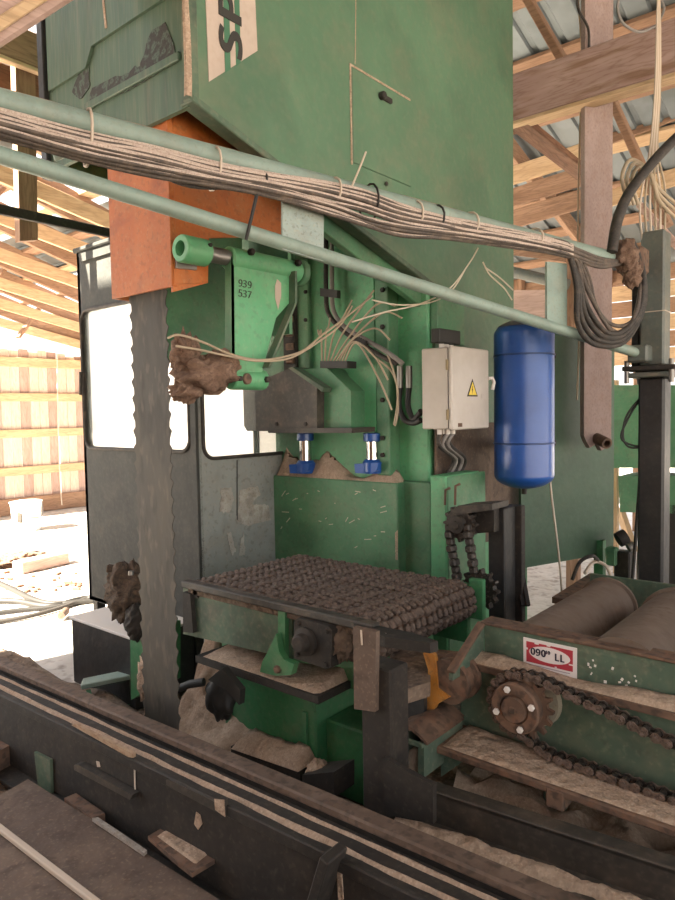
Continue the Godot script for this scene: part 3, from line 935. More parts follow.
# ---------------------------------------------------------------- operator's cab
func holed_plate(o: Vector3, ux: Vector3, uy: Vector3, w: float, h: float, x0: float, y0: float, x1: float, y1: float, r: float, dv: Vector3) -> MB:
	var b := mb()
	var nn := dv.normalized()
	var outer := [Vector2(0, 0), Vector2(w, 0), Vector2(w, h), Vector2(0, h)]
	var cen := [Vector2(x0 + r, y0 + r), Vector2(x1 - r, y0 + r), Vector2(x1 - r, y1 - r), Vector2(x0 + r, y1 - r)]
	var arcs := []
	for i in 4:
		var arc := []
		for k in 7:
			var an := PI + i * PI / 2 + k / 6.0 * PI / 2
			arc.append(cen[i] + Vector2(cos(an), sin(an)) * r)
		arcs.append(arc)
	var P := func(q: Vector2) -> Vector3: return o + ux * q.x + uy * q.y
	for side in 2:
		var off := dv * side
		var no := nn * (1.0 if side else -1.0)
		for i in 4:
			for k in 6:
				b.tri(P.call(outer[i]) + off, P.call(arcs[i][k]) + off, P.call(arcs[i][k + 1]) + off, no, no, no)
			var j := (i + 1) % 4
			b.quad(P.call(outer[i]) + off, P.call(outer[j]) + off, P.call(arcs[j][0]) + off, P.call(arcs[i][6]) + off, no)
	for i in 4:
		for k in 6:
			var p: Vector3 = P.call(arcs[i][k]); var q: Vector3 = P.call(arcs[i][k + 1])
			b.quad(p, q, q + dv, p + dv, (P.call(cen[i]) - (p + q) * 0.5).normalized())
		var j := (i + 1) % 4
		var p2: Vector3 = P.call(arcs[i][6]); var q2: Vector3 = P.call(arcs[j][0])
		b.quad(p2, q2, q2 + dv, p2 + dv, (P.call((x0 + x1) * 0.5 * Vector2(1, 0) + (y0 + y1) * 0.5 * Vector2(0, 1)) - (p2 + q2) * 0.5).normalized())
		var a1: Vector3 = P.call(outer[i]); var a2: Vector3 = P.call(outer[j])
		b.quad(a1, a2, a2 + dv, a1 + dv, ((a1 + a2) * 0.5 - P.call(Vector2(w, h) * 0.5)).normalized())
	return b
func ring_pts(o: Vector3, ux: Vector3, uy: Vector3, x0: float, y0: float, x1: float, y1: float, r: float) -> Array:
	var out := []
	var cen := [Vector2(x0 + r, y0 + r), Vector2(x1 - r, y0 + r), Vector2(x1 - r, y1 - r), Vector2(x0 + r, y1 - r)]
	for i in 4:
		for k in 7:
			var an := PI + i * PI / 2 + k / 6.0 * PI / 2
			var q: Vector2 = cen[i] + Vector2(cos(an), sin(an)) * r
			out.append(o + ux * q.x + uy * q.y)
	out.append(out[0])
	return out
func build_cab() -> void:
	var X0 := 2.4
	var X1 := 3.95
	var Z0 := -3.02
	var Z1 := -4.19
	var yb := 0.33
	var yt := 2.6
	var c := thing("operator_cab", "dark grey operator's cab with rounded windows behind the saw blade", "cab", Vector3(X0, 0, Z0))
	# face towards the rails: local x runs from far to near
	var wy0 := onX(85, 447, X0).y - yb
	var wy1 := onX(86, 311, X0).y - yb
	var o := Vector3(X0, yb, Z1)
	var L := Z0 - Z1
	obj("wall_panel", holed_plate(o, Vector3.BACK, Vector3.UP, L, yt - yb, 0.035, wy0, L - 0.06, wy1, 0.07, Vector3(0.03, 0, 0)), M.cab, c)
	var pane := obj("window_pane", mb().span(Vector3(X0 + 0.012, yb + wy0 - 0.01, Z1 + 0.03), Vector3(X0 + 0.018, yb + wy1 + 0.01, Z0 - 0.05)), M.glass, c)
	obj("window_seal", mb().tube(ring_pts(o + Vector3(-0.003, 0, 0), Vector3.BACK, Vector3.UP, 0.03, wy0 - 0.005, L - 0.055, wy1 + 0.005, 0.075), 0.012, 6), M.rubber, pane)
	# face towards the chain table
	var o2 := Vector3(X0, yb, Z0)
	var wx0 := onZ(203, 420, Z0).x - X0
	var wy2 := onZ(220, 457, Z0).y - yb
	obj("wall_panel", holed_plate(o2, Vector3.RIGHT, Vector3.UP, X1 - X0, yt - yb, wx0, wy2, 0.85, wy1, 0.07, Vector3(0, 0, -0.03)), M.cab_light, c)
	var pane2 := obj("window_pane", mb().span(Vector3(X0 + wx0 - 0.01, yb + wy2 - 0.01, Z0 - 0.018), Vector3(X0 + 0.86, yb + wy1 + 0.01, Z0 - 0.012)), M.glass, c)
	obj("window_seal", mb().tube(ring_pts(o2 + Vector3(0, 0, 0.003), Vector3.RIGHT, Vector3.UP, wx0 - 0.005, wy2 - 0.005, 0.855, wy1 + 0.005, 0.075), 0.012, 6), M.rubber, pane2)
	# far walls with dusty plastic windows
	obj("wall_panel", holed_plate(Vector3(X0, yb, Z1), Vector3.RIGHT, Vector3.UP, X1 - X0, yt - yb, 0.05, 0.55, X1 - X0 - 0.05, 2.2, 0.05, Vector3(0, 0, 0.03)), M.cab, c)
	obj("rear_window", mb().span(Vector3(X0 + 0.04, yb + 0.5, Z1 + 0.012), Vector3(X1 - 0.04, yb + 2.22, Z1 + 0.016)), M.frosted, c)
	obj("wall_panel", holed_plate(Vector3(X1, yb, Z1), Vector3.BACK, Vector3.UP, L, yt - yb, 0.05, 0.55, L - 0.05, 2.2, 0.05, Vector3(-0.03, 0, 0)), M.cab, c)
	obj("rear_window", mb().span(Vector3(X1 - 0.016, yb + 0.5, Z1 + 0.04), Vector3(X1 - 0.012, yb + 2.22, Z0 - 0.04)), M.frosted, c)
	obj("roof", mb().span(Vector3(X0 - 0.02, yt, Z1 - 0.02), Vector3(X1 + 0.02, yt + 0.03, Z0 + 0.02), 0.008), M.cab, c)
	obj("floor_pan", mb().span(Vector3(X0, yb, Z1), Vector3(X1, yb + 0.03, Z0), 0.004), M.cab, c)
	obj("corner_post", mb().span(Vector3(X0 - 0.008, yb, Z0 - 0.05), Vector3(X0 + 0.012, yt, Z0 + 0.008), 0.006), M.cab, c)
	for q in [[X0 + 0.03, Z1 + 0.05], [X0 + 0.03, Z0 - 0.1], [X1 - 0.05, Z1 + 0.05], [X1 - 0.05, Z0 - 0.1]]:
		obj("leg", mb().span(Vector3(q[0] - 0.02, 0, q[1] - 0.03), Vector3(q[0] + 0.04, yb + 0.12, q[1] + 0.03), 0.004), M.black_clean, c)
	obj("hinge", mb().cyl(onX(83, 395, X0) + Vector3(-0.012, 0, 0), onX(83, 372, X0) + Vector3(-0.012, 0, 0), 0.014, 10), M.black, c)
	obj("panel_seam", mb().bar(onZ(237, 460, Z0 + 0.002), onZ(237, 520, Z0 + 0.002), 0.008, 0.004), M.cab, c)
	# torn adhesive foil on the lower panel
	for pl in [[[221, 488], [231, 487], [234, 500], [229, 513], [220, 512]], [[240, 490], [258, 486], [261, 494], [252, 504], [268, 505], [271, 520], [248, 526], [236, 520], [239, 505]], [[227, 534], [231, 532], [236, 552], [232, 556]], [[241, 540], [244, 532], [245, 555], [239, 556]]]:
		var q := jag(polyZ(pl, Z0 + 0.004), 0.012, 0.008)
		obj("torn_foil", mb().prism(q, Vector3(0, 0, -0.003)), M.foil, c)
	obj("rim_bracket", mb().prism(polyX([[78, 254], [112, 245], [112, 252], [80, 262]], X0 - 0.02), Vector3(0.03, 0, 0)), M.cab, c)
# ---------------------------------------------------------------- chain table
func link_shape(b: MB, a: Vector3, c: Vector3, x: float, half: float, h: float, t: float) -> void:
	# one side plate between two pins, rounded ends
	var d := (c - a).normalized()
	var up := d.cross(Vector3.RIGHT).normalized()
	var p := []
	var r := h * 0.5
	for k in 5:
		var an := PI / 2 + k / 4.0 * PI
		p.append(a + d * (cos(an) * r) + up * (sin(an) * r))
	p.append((a + c) * 0.5 - up * (r * 0.55))
	for k in 5:
		var an := -PI / 2 + k / 4.0 * PI
		p.append(c + d * (cos(an) * r) + up * (sin(an) * r))
	p.append((a + c) * 0.5 + up * (r * 0.55))
	for i in p.size(): p[i] = p[i] + Vector3(x - t * 0.5, 0, 0)
	b.prism(p, Vector3(t, 0, 0))
func build_chain_table() -> void:
	var yt := 0.78
	var xf := 1.95
	var xk := 2.70
	var zl := -2.55
	var zr := -1.54
	var t := thing("chain_table", "green chain conveyor table with brown chain mat beside the saw blade", "conveyor table", Vector3(2.1, 0, -2.0))
	# strand of chain: along the top, round the end roller and back under
	var R := 0.075
	var path := []
	var pitch := 0.042
	var cy := yt - R
	var z := zl + 0.02
	while z < zr:
		path.append(Vector3(0, yt, z)); z += pitch
	var an := 0.0
	while an < PI:
		path.append(Vector3(0, cy + R * cos(an), zr + R * sin(an))); an += pitch / R
	z = zr
	while z > zr - 0.2:
		path.append(Vector3(0, cy - R, z)); z -= pitch
	var st := mb()
	for i in path.size() - 1:
		var dd: Vector3 = (path[i + 1] - path[i]).normalized()
		var wd := 0.034 if i % 2 else 0.025
		st.box((path[i] + path[i + 1]) * 0.5, Vector3(wd, 0.030 if i % 2 else 0.024, pitch * 0.86), 0.007, Basis(Vector3.RIGHT, dd.cross(Vector3.RIGHT), dd))
	var sm := st.mesh()
	var x := xf + 0.03
	var k := 0
	while x < xk - 0.02:
		inst("chain_strand", sm, M.chain_mat, Transform3D(Basis.IDENTITY, Vector3(x, rng.randf_range(-0.003, 0.003), rng.randf_range(-0.004, 0.004)) - t.position), t)
		x += 0.040
		k += 1
	obj("bed_plate", mb().span(Vector3(xf, yt - 0.055, zl), Vector3(xk, yt - 0.03, zr), 0.003), M.dirt, t)
	obj("end_roller", mb().cyl(Vector3(xf + 0.02, cy, zr), Vector3(xk, cy, zr), R - 0.014, 20), M.rust, t)
	obj("end_roller", mb().cyl(Vector3(xf + 0.02, cy, zl + 0.03), Vector3(xk, cy, zl + 0.03), R - 0.014, 20), M.rust, t)
	# edge angle along the front, running out into a pointed arm
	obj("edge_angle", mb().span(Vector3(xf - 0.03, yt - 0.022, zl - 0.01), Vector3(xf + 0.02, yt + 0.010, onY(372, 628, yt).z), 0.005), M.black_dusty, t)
	obj("guide_tip", mb().prism([onY(352, 619, yt), onY(380, 626, yt), onY(410, 632, yt), onY(438, 641, yt), onY(430, 643, yt), onY(385, 637, yt), onY(356, 629, yt)], Vector3(0, -0.035, 0)), M.black, t)
	obj("paint_blob", blob(onY(386, 636, yt - 0.01), Vector3(0.012, 0.010, 0.014), 0.3, 2.0, 4, 8, 10), M.white, t)
	obj("paint_blob", blob(onY(394, 634, yt - 0.01), Vector3(0.008, 0.008, 0.012), 0.3, 2.0, 5, 8, 10), M.white, t)
	obj("rear_rail", mb().span(Vector3(xk, 0.5, zl), Vector3(xk + 0.03, yt - 0.01, zr + 0.02), 0.004), M.green_base, t)
	obj("end_stop", mb().span(Vector3(xk - 0.01, 0.62, zr + 0.03), Vector3(xk + 0.02, yt + 0.02, zr + 0.10), 0.004), M.green_base, t)
	# side plate and its stiffeners
	var sp := obj("side_plate", mb().prism(polyX([[183, 586], [292, 612], [292, 659], [183, 634]], xf + 0.012), Vector3(0.02, 0, 0)), M.green_old, t)
	obj("clamp", mb().prism(polyX([[193, 588], [197, 589], [197, 598], [193, 597]], xf), Vector3(0.012, 0, 0)), M.black, sp)
	obj("side_plate_end", mb().prism(polyX([[183, 592], [190, 594], [193, 633], [183, 632]], xf - 0.012), Vector3(0.024, 0, 0)), M.black, t)
	obj("cross_plate", mb().prism(polyX([[292, 618], [354, 634], [354, 668], [292, 662]], xf + 0.05), Vector3(0.02, 0, 0)), M.green_base, t)
	obj("stiffener", mb().prism(polyX([[278, 610], [285, 612], [285, 668], [278, 666]], xf - 0.01), Vector3(0.03, 0, 0)), M.green_base, t)
	var gs := obj("gusset", mb().prism(polyX([[260, 672], [262, 662], [271, 645], [276, 634], [279, 652], [284, 660], [294, 664], [291, 675], [276, 676]], xf - 0.045), Vector3(0.03, 0, 0)), M.green_base, t)
	obj("bolt", bolt(onX(278, 669, xf - 0.045), Vector3.LEFT, 0.016, 0.014), M.rust, gs)
	var brg := obj("bearing", mb().prism(polyX([[294, 621], [298, 618], [328, 626], [332, 631], [331, 668], [326, 669], [294, 658]], xf - 0.05), Vector3(0.06, 0, 0)), M.black, t)
	obj("bearing_cap", mb().lathe(onX(306, 641, xf - 0.05), Vector3.LEFT, [Vector2(0.055, 0), Vector2(0.055, 0.012), Vector2(0.036, 0.02), Vector2(0.034, 0.045), Vector2(0.026, 0.05), Vector2(0, 0.05)], 20), M.black, brg)
	for q in [[299, 623], [327, 631], [298, 654], [326, 664]]:
		obj("bolt", bolt(onX(q[0], q[1], xf - 0.05), Vector3.LEFT, 0.009, 0.012), M.black, brg)
	obj("brush_roll", blob(onX(343, 640, xf + 0.02), Vector3(0.06, 0.075, 0.045), 0.35, 4.0, 21), M.dirt, t)
	# shelf with its sawdust
	var ys := 0.47
	var s0 := onY(197, 655, ys)
	var s1 := onY(318, 697, ys)
	var shz := s1.z
	obj("shelf", mb().prism([Vector3(1.905, ys, s0.z), Vector3(1.905, ys, shz), Vector3(2.3, ys, shz), Vector3(2.3, ys, s0.z)], Vector3(0, -0.03, 0)), M.black, t)
	obj("sawdust", heap(Vector3(1.91, ys, s0.z + 0.03), Vector3(0, 0, shz - s0.z - 0.04), Vector3(0.38, 0, 0), 30, 16, func(u, w): return 0.008 + 0.07 * w * (0.6 + 0.4 * sin(u * 8.0)), 31), M.dust, t)
	# base
	var bz0 := onX(220, 700, 2.0).z
	var bz1 := onX(315, 700, 2.0).z
	var bs := obj("base", mb().span(Vector3(2.0, 0.0, bz0), Vector3(2.62, ys - 0.03, bz1), 0.008), M.green_base, t)
	obj("base_step", mb().span(Vector3(2.06, 0.0, bz1), Vector3(2.6, 0.30, bz1 + 0.22), 0.008), M.green_base, t)
	obj("base_rib", mb().span(Vector3(1.985, 0.05, bz0 + 0.05), Vector3(2.0, ys - 0.03, bz0 + 0.08), 0.003), M.green_base, bs)
	obj("base_rib", mb().prism(polyX([[300, 690], [316, 694], [316, 712], [300, 708]], 1.985), Vector3(0.015, 0, 0)), M.green_base, bs)
	obj("base_panel", mb().prism(polyX([[302, 712], [306, 713], [306, 765], [302, 764]], 1.988), Vector3(0.012, 0, 0)), M.green_base, bs)
	obj("inner_frame", mb().span(Vector3(2.1, 0.44, zl + 0.05), Vector3(2.6, 0.7, zr - 0.1)), M.green_base, t)
	obj("foot_block", mb().prism(polyX([[231, 746], [300, 772], [300, 790], [231, 762]], 1.90), Vector3(0.1, 0, 0)), M.black, t)
	obj("foot_block", mb().prism(polyX([[302, 775], [334, 772], [334, 798], [302, 790]], 1.86), Vector3(0.12, 0, 0)), M.black, t)
	obj("sawdust", heap(onX(231, 748, 1.89), onX(298, 771, 1.89) - onX(231, 748, 1.89), Vector3(0.11, 0, 0), 20, 6, func(u, w): return 0.015 + 0.05 * w, 37), M.dust, t)
	obj("sawdust", blob(onX(318, 774, 1.93), Vector3(0.05, 0.05, 0.05), 0.4, 2.0, 9), M.dust, t)
	# sawdust slope under the table, by the blade
	var pile := heap(Vector3(1.74, 0.0, -2.75), Vector3(0, 0, 0.75), Vector3(0.42, 0, 0), 30, 18, func(u, w): return 0.03 + 0.52 * w * w * (0.9 + 0.1 * sin(u * 7.0)) * smoothstep(0.0, 0.15, u) * smoothstep(1.0, 0.6, u), 41)
	one("sawdust_pile", pile, M.dust, "pale sawdust slope heaped against the table base beside the blade", "sawdust")
	var hp := thing("chute", "black curved scoop lying in the sawdust by the table base", "chute", onX(215, 718, 1.84))
	obj("scoop", blob(onX(221, 696, 1.88), Vector3(0.05, 0.095, 0.075), 0.35, 1.2, 88), M.plastic_black, hp)
	obj("rim", mb().prism(polyX([[208, 680], [222, 668], [240, 690], [239, 705], [226, 690]], 1.83), Vector3(0.03, 0, 0)), M.plastic_black, hp)
	obj("handle", mb().tube([onX(180, 688, 1.83), onX(190, 684, 1.83), onX(204, 682, 1.86)], 0.018, 10), M.plastic_black, hp)
	# black post in front of the table
	var po := thing("support_post", "black steel post with a brown cover plate before the chain table", "post", Vector3(1.74, 0, -1.36))
	var pz0 := onX(361, 700, 1.72).z
	var pz1 := onX(391, 700, 1.72).z
	obj("post", mb().span(Vector3(1.72, 0, pz0), Vector3(1.82, 0.735, pz1), 0.006), M.black, po)
	obj("cover_plate", mb().prism(polyX([[353, 627], [376, 632], [375, 712], [354, 709]], 1.70), Vector3(0.02, 0, 0)), M.plate_brown, po)
	obj("dust_edge", mb().bar(onX(361, 630, 1.698), onX(362, 645, 1.698), 0.006, 0.003, 0.0, Vector3.RIGHT), M.tie, po)
# ---------------------------------------------------------------- rails in front
func build_rails() -> void:
	var yr := 0.37
	var a0 := onY(0, 655, yr)
	var a1 := onY(410, 825, yr)
	var d := (a1 - a0).normalized()
	var side := d.cross(Vector3.UP).normalized()   # away from the camera
	if side.x < 0: side = -side
	var s := a0 - d * 3.4
	var e := a1 + d * 1.2
	var at := func(p: Vector3, off: float, y: float) -> Vector3: return Vector3(p.x, y, p.z) + side * off
	var lathe_bar := func(x0: float, x1: float, y0: float, y1: float, bev: float) -> MB:
		return mb().bar(at.call(s, (x0 + x1) * 0.5, (y0 + y1) * 0.5), at.call(e, (x0 + x1) * 0.5, (y0 + y1) * 0.5), abs(x1 - x0), y1 - y0, bev)
	var r := thing("carriage_rail", "long black carriage rail beam with a rusty worn top", "rail", a0)
	obj("rail_head", lathe_bar.call(-0.065, 0.0, yr - 0.03, yr, 0.006), M.rail_top, r)
	obj("rail_web", lathe_bar.call(-0.055, -0.03, 0.02, yr - 0.03, 0.0), M.black, r)
	obj("top_flange", lathe_bar.call(-0.20, -0.06, 0.310, 0.328, 0.004), M.black, r)
	obj("front_web", lathe_bar.call(-0.195, -0.17, 0.03, 0.315, 0.004), M.black, r)
	obj("front_lip", lathe_bar.call(-0.205, -0.185, 0.30, 0.338, 0.004), M.black, r)
	obj("foot_flange", lathe_bar.call(-0.28, -0.10, 0.01, 0.03, 0.003), M.black, r)
	var l1 := []
	var l2 := []
	for i in 40:
		var p := s.lerp(e, i / 39.0)
		l1.append(at.call(p, -0.09, 0.329))
		l2.append(at.call(p, -0.15, 0.329))
	obj("sawdust", heap_strip(l1, 0.02, 0.010, Vector3.UP, 61), M.dust, r)
	obj("sawdust", heap_strip(l2, 0.034, 0.010, Vector3.UP, 62), M.dust, r)
	# fittings on the near face of the beam
	var fx := a0.x - 0.20
	var nrm := -side
	var org: Vector3 = at.call(a0, -0.197, 0.0)
	var F := func(x: float, y: float, out: float) -> Vector3: return onP(x, y, nrm, org + nrm * out)
	var plate := func(px: Array, out: float, th: float) -> MB:
		var q := []
		for p in px: q.append(F.call(p[0], p[1], out))
		return mb().prism(q, -nrm * th)
	obj("wear_bar", plate.call([[71, 725], [75, 724], [133, 754], [133, 758], [128, 757]], 0.012, 0.012), M.rust_pale, r)
	obj("wear_bar", plate.call([[166, 780], [170, 780], [219, 804], [225, 800], [226, 816], [216, 812], [166, 785]], 0.012, 0.012), M.black_dusty, r)
	obj("chipped_corner", plate.call([[214, 799], [224, 800], [225, 817], [215, 810]], 0.0135, 0.002), M.dust, r)
	obj("ledge_bar", plate.call([[74, 765], [78, 765], [132, 795], [130, 800], [74, 770]], 0.03, 0.03), M.black_dusty, r)
	obj("join_plate", plate.call([[133.5, 762], [134.6, 762], [135.2, 790], [134.2, 790]], 0.003, 0.003), M.tie, r)
	obj("hole_edge", plate.call([[196, 812], [200, 815], [202, 824], [198, 830], [194, 824]], 0.002, 0.002), M.dust, r)
	obj("hole_edge", plate.call([[96, 761], [99, 762], [100, 767], [97, 767]], 0.002, 0.002), M.tie, r)
	obj("rib", mb().bar(F.call(334, 852, 0.03), F.call(312, 925, 0.03), 0.03, 0.09, 0.004, nrm), M.black, r)
	obj("dust_seam", plate.call([[336, 850], [340, 848], [343, 900], [338, 900]], 0.004, 0.004), M.dust, r)
	# pad sticking out over the platform
	var yp := 0.13
	var pad := thing("rail_pad", "dusty steel foot plate sticking out under the rail beam", "plate", onY(175, 850, yp))
	obj("plate", mb().prism([onY(148, 836, yp), onY(172, 822, yp), onY(205, 838, yp), onY(222, 855, yp), onY(192, 873, yp), onY(178, 862, yp)], Vector3(0, -0.015, 0)), M.rust, pad)
	obj("sawdust", heap(onY(155, 836, yp), onY(196, 866, yp) - onY(155, 836, yp), onY(172, 824, yp) - onY(155, 836, yp), 14, 10, func(_u, _w): return 0.005, 66), M.dust, pad)
	obj("post", mb().box(onY(185, 846, yp * 0.5), Vector3(0.05, yp - 0.01, 0.05), 0.003), M.black, pad)
	# loose sheet platform in the foreground
	var yq := 0.085
	var q := func(x, y): return onY(x, y, yq)
	var pl := thing("floor_plate", "big rusty brown steel plate lying in front of the rail", "plate", q.call(60, 850))
	obj("plate", mb().prism([q.call(-60, 830), q.call(28, 779), q.call(228, 905), q.call(260, 1100), q.call(-300, 1100)], Vector3(0, -0.02, 0)), M.plate_brown, pl)
	obj("bearer", mb().prism([q.call(40, 800), q.call(60, 800), q.call(160, 1000), q.call(120, 1000)].map(func(p): return p + Vector3(0, -0.02, 0)), Vector3(0, -0.06, 0)), M.black, pl)
	obj("bearer", mb().prism([q.call(-60, 860), q.call(-40, 850), q.call(60, 1000), q.call(20, 1000)].map(func(p): return p + Vector3(0, -0.02, 0)), Vector3(0, -0.06, 0)), M.black, pl)
	one("flat_bar", mb().bar(q.call(-30, 808) + Vector3(0, 0.011, 0), q.call(110, 917) + Vector3(0, 0.011, 0), 0.022, 0.02, 0.004), M.tie, "thin pale flat bar lying across the brown steel plate", "bar")
	var p2 := [onY(-40, 740, 0.12), onY(5, 727, 0.12), onY(23, 738, 0.12), onY(-40, 772, 0.12)]
	one("steel_sheet", mb().prism(p2, Vector3(0, -0.12, 0)), M.rust, "small rusty steel block tucked under the rail beam", "block")
	one("green_bracket", mb().prism([F.call(34, 752, 0.012), F.call(50, 760, 0.012), F.call(51, 794, 0.012), F.call(38, 788, 0.012)], side * 0.012), M.green_old, "green steel bracket below the black rail beam", "bracket")
	one("plank_scrap", mb().prism([onY(64, 798, 0.09), onY(76, 793, 0.09), onY(105, 813, 0.09), onY(92, 818, 0.09)], Vector3(0, -0.09, 0)), M.rust, "small brown wood scrap wedged at the rail foot", "wood scrap")
	one("foil_strip", mb().prism([onY(92, 818, 0.1), onY(98, 817, 0.1), onY(147, 850, 0.1), onY(144, 853, 0.1)], Vector3(0, -0.012, 0)), M.foil, "shiny crumpled foil strip along the plate edge", "foil")
	# second channel beyond the rail, on the conveyor side
	var c := thing("channel_beam", "black channel beam filled with sawdust under the roller conveyor", "beam", Vector3(1.8, 0, -1.0))
	var c0 := onY(392, 780, 0.34)
	var c1 := onY(675, 872, 0.34)
	var cd := (c1 - c0).normalized()
	var cs := cd.cross(Vector3.UP).normalized()
	if cs.x < 0: cs = -cs
	var ce := c1 + cd * 0.9
	var cb := func(x0: float, x1: float, y0: float, y1: float) -> MB:
		var o0 := c0 + cs * ((x0 + x1) * 0.5); var o1 := ce + cs * ((x0 + x1) * 0.5)
		o0.y = (y0 + y1) * 0.5; o1.y = o0.y
		return mb().bar(o0, o1, x1 - x0, y1 - y0, 0.004)
	obj("back_web", cb.call(0.0, 0.02, 0.02, 0.345), M.black_dusty, c)
	obj("top_flange", cb.call(0.0, 0.06, 0.33, 0.348), M.black_dusty, c)
	obj("trough_floor", cb.call(-0.13, 0.0, 0.235, 0.25), M.black_dusty, c)
	obj("front_lip", cb.call(-0.14, -0.12, 0.20, 0.265), M.black_dusty, c)
	obj("lower_web", cb.call(-0.10, -0.08, 0.02, 0.236), M.black_dusty, c)
	var l3 := []
	for i in 30: l3.append(c0.lerp(ce, 0.03 + 0.97 * i / 29.0) * Vector3(1, 0, 1) + cs * -0.06 + Vector3(0, 0.25, 0))
	obj("sawdust", heap_strip(l3, 0.10, 0.02, Vector3.UP, 71), M.dust, c)
	obj("end_plate", mb().prism(polyX([[383, 758], [433, 786], [433, 824], [385, 815]], 1.70), Vector3(0.02, 0, 0)), M.black, c)
	# dusty ground behind it
	one("sawdust_drift", heap(Vector3(2.0, 0.0, -1.25), Vector3(0, 0, 2.2), Vector3(1.1, 0, 0), 40, 26, func(u, w): return 0.24 - 0.08 * w + 0.03 * sin(u * 12.0 + w * 5.0), 73), M.dust, "drift of trodden brown sawdust under the roller conveyor", "sawdust")
# ---------------------------------------------------------------- roller conveyor
func build_conveyor() -> void:
	var zs := 0.9
	var c := thing("roller_conveyor", "dull green roller conveyor frame with dusty flanges and drums", "conveyor", Vector3(2.4, 0, -0.6))
	var ze := onX(484, 640, 2.2).z
	obj("upper_plate", mb().span(Vector3(2.2, 0.64, ze), Vector3(2.215, 0.778, zs), 0.003), M.green_conv, c)
	obj("top_edge", mb().span(Vector3(2.19, 0.778, ze - 0.01), Vector3(2.27, 0.79, zs), 0.003), M.rust, c)
	var ft := onY(430, 653, 0.66)
	obj("middle_flange", mb().prism([Vector3(2.215, 0.66, ze - 0.02), Vector3(2.215, 0.66, zs), Vector3(ft.x, 0.66, zs), Vector3(ft.x, 0.66, ft.z), Vector3(ft.x + 0.05, 0.66, ft.z)], Vector3(0, -0.022, 0)), M.rust, c)
	obj("sawdust", heap(Vector3(ft.x + 0.004, 0.659, ft.z + 0.08), Vector3(0, 0, zs - ft.z - 0.1), Vector3(0.082, 0, 0), 60, 6, func(u, w): return 0.006 + 0.03 * w * (0.5 + 0.5 * sin(u * 23.0)), 81), M.dust, c)
	obj("end_gusset", mb().prism([Vector3(2.2, 0.775, ze), Vector3(2.2, 0.64, ze), Vector3(1.98, 0.64, ze), Vector3(1.98, 0.66, ze)], Vector3(0, 0, -0.015)), M.green_conv, c)
	obj("end_sill", mb().bar(Vector3(2.2, 0.782, ze - 0.008), Vector3(1.98, 0.668, ze - 0.008), 0.03, 0.012, 0.002), M.rust, c)
	var zl := onX(460, 690, 2.13).z
	obj("lower_plate", mb().span(Vector3(2.13, 0.41, zl), Vector3(2.145, 0.64, zs), 0.003), M.green_conv, c)
	var lf := onY(429, 744, 0.42)
	obj("lower_flange", mb().span(Vector3(lf.x, 0.395, lf.z), Vector3(2.15, 0.42, zs), 0.005), M.rust, c)
	obj("sawdust", heap(Vector3(lf.x + 0.006, 0.419, zl + 0.02), Vector3(0, 0, zs - zl - 0.03), Vector3(0.185, 0, 0), 70, 10, func(u, w): return 0.006 + 0.016 * w * w * (0.6 + 0.4 * sin(u * 17.0 + 1.0)), 83), M.dust, c)
	var tb := onX(557, 797, 1.95)
	obj("bracket", mb().box(tb + Vector3(0.06, 0, 0), Vector3(0.16, 0.06, 0.055), 0.004), M.rust, c)
	obj("far_plate", mb().span(Vector3(3.25, 0.58, ze), Vector3(3.265, 0.76, zs), 0.003), M.green_conv, c)
	for z in [-0.9, 0.4]:
		for xx in [2.17, 3.25]:
			obj("leg", mb().span(Vector3(xx, 0, z - 0.04), Vector3(xx + 0.07, 0.42, z + 0.04), 0.004), M.green_conv, c)
	# drums
	for q in [[-1.02, 0.115, 0.675, 3.05], [-0.70, 0.15, 0.665, 2.95], [-0.33, 0.15, 0.665, 3.1], [0.05, 0.15, 0.665, 3.1]]:
		var dr := obj("drum", mb().lathe(Vector3(2.23, q[2], q[0]), Vector3.RIGHT, [Vector2(0, 0), Vector2(q[1], 0), Vector2(q[1], q[3] - 2.23 - 0.02), Vector2(q[1] + 0.012, q[3] - 2.23 - 0.015), Vector2(q[1] + 0.012, q[3] - 2.23), Vector2(0, q[3] - 2.23)], 36), M.drum, c)
		obj("axle", mb().cyl(Vector3(2.225, q[2], q[0]), Vector3(3.28, q[2], q[0]), 0.03, 12), M.rust, dr)
	# sticker
	var s0 := onX(523.5, 637, 2.199)
	var s1 := onX(577, 648, 2.199)
	var s2 := onX(523.5, 668.5, 2.199)
	var w := s1.z - s0.z
	var h := s0.y - s2.y
	var xs := 2.199
	var st := obj("sticker", mb().span(Vector3(xs - 0.0015, s0.y - h, s0.z), Vector3(xs + 0.001, s0.y, s1.z)), M.sticker_white, c)
	var rc := func(u0, v0, u1, v1, out) -> MB: return mb().span(Vector3(xs - 0.0015 - out, s0.y - h * v1, s0.z + w * u0), Vector3(xs, s0.y - h * v0, s0.z + w * u1))
	obj("red_panel", rc.call(0.06, 0.10, 0.93, 0.74, 0.0006), M.sticker_red, st)
	var el := []
	for i in 28:
		var an := TAU * i / 28
		el.append(Vector3(xs - 0.0028, s0.y - h * (0.40 + 0.24 * sin(an)), s0.z + w * (0.50 + 0.385 * cos(an))))
	obj("white_oval", mb().prism(el, Vector3(0.0008, 0, 0)), M.sticker_white, st)
	for t in [["090", 0.29, 0.38, 0.024], ["10", 0.47, 0.32, 0.012], ["LL", 0.69, 0.41, 0.024]]:
		inst("print", text_mesh(t[0], t[3], true), M.sticker_ink, Transform3D(Basis(Vector3(0, 0, 1), Vector3(0, 1, 0), Vector3(-1, 0, 0)), Vector3(xs - 0.0035, s0.y - h * t[2], s0.z + w * t[1]) - c.position), c)
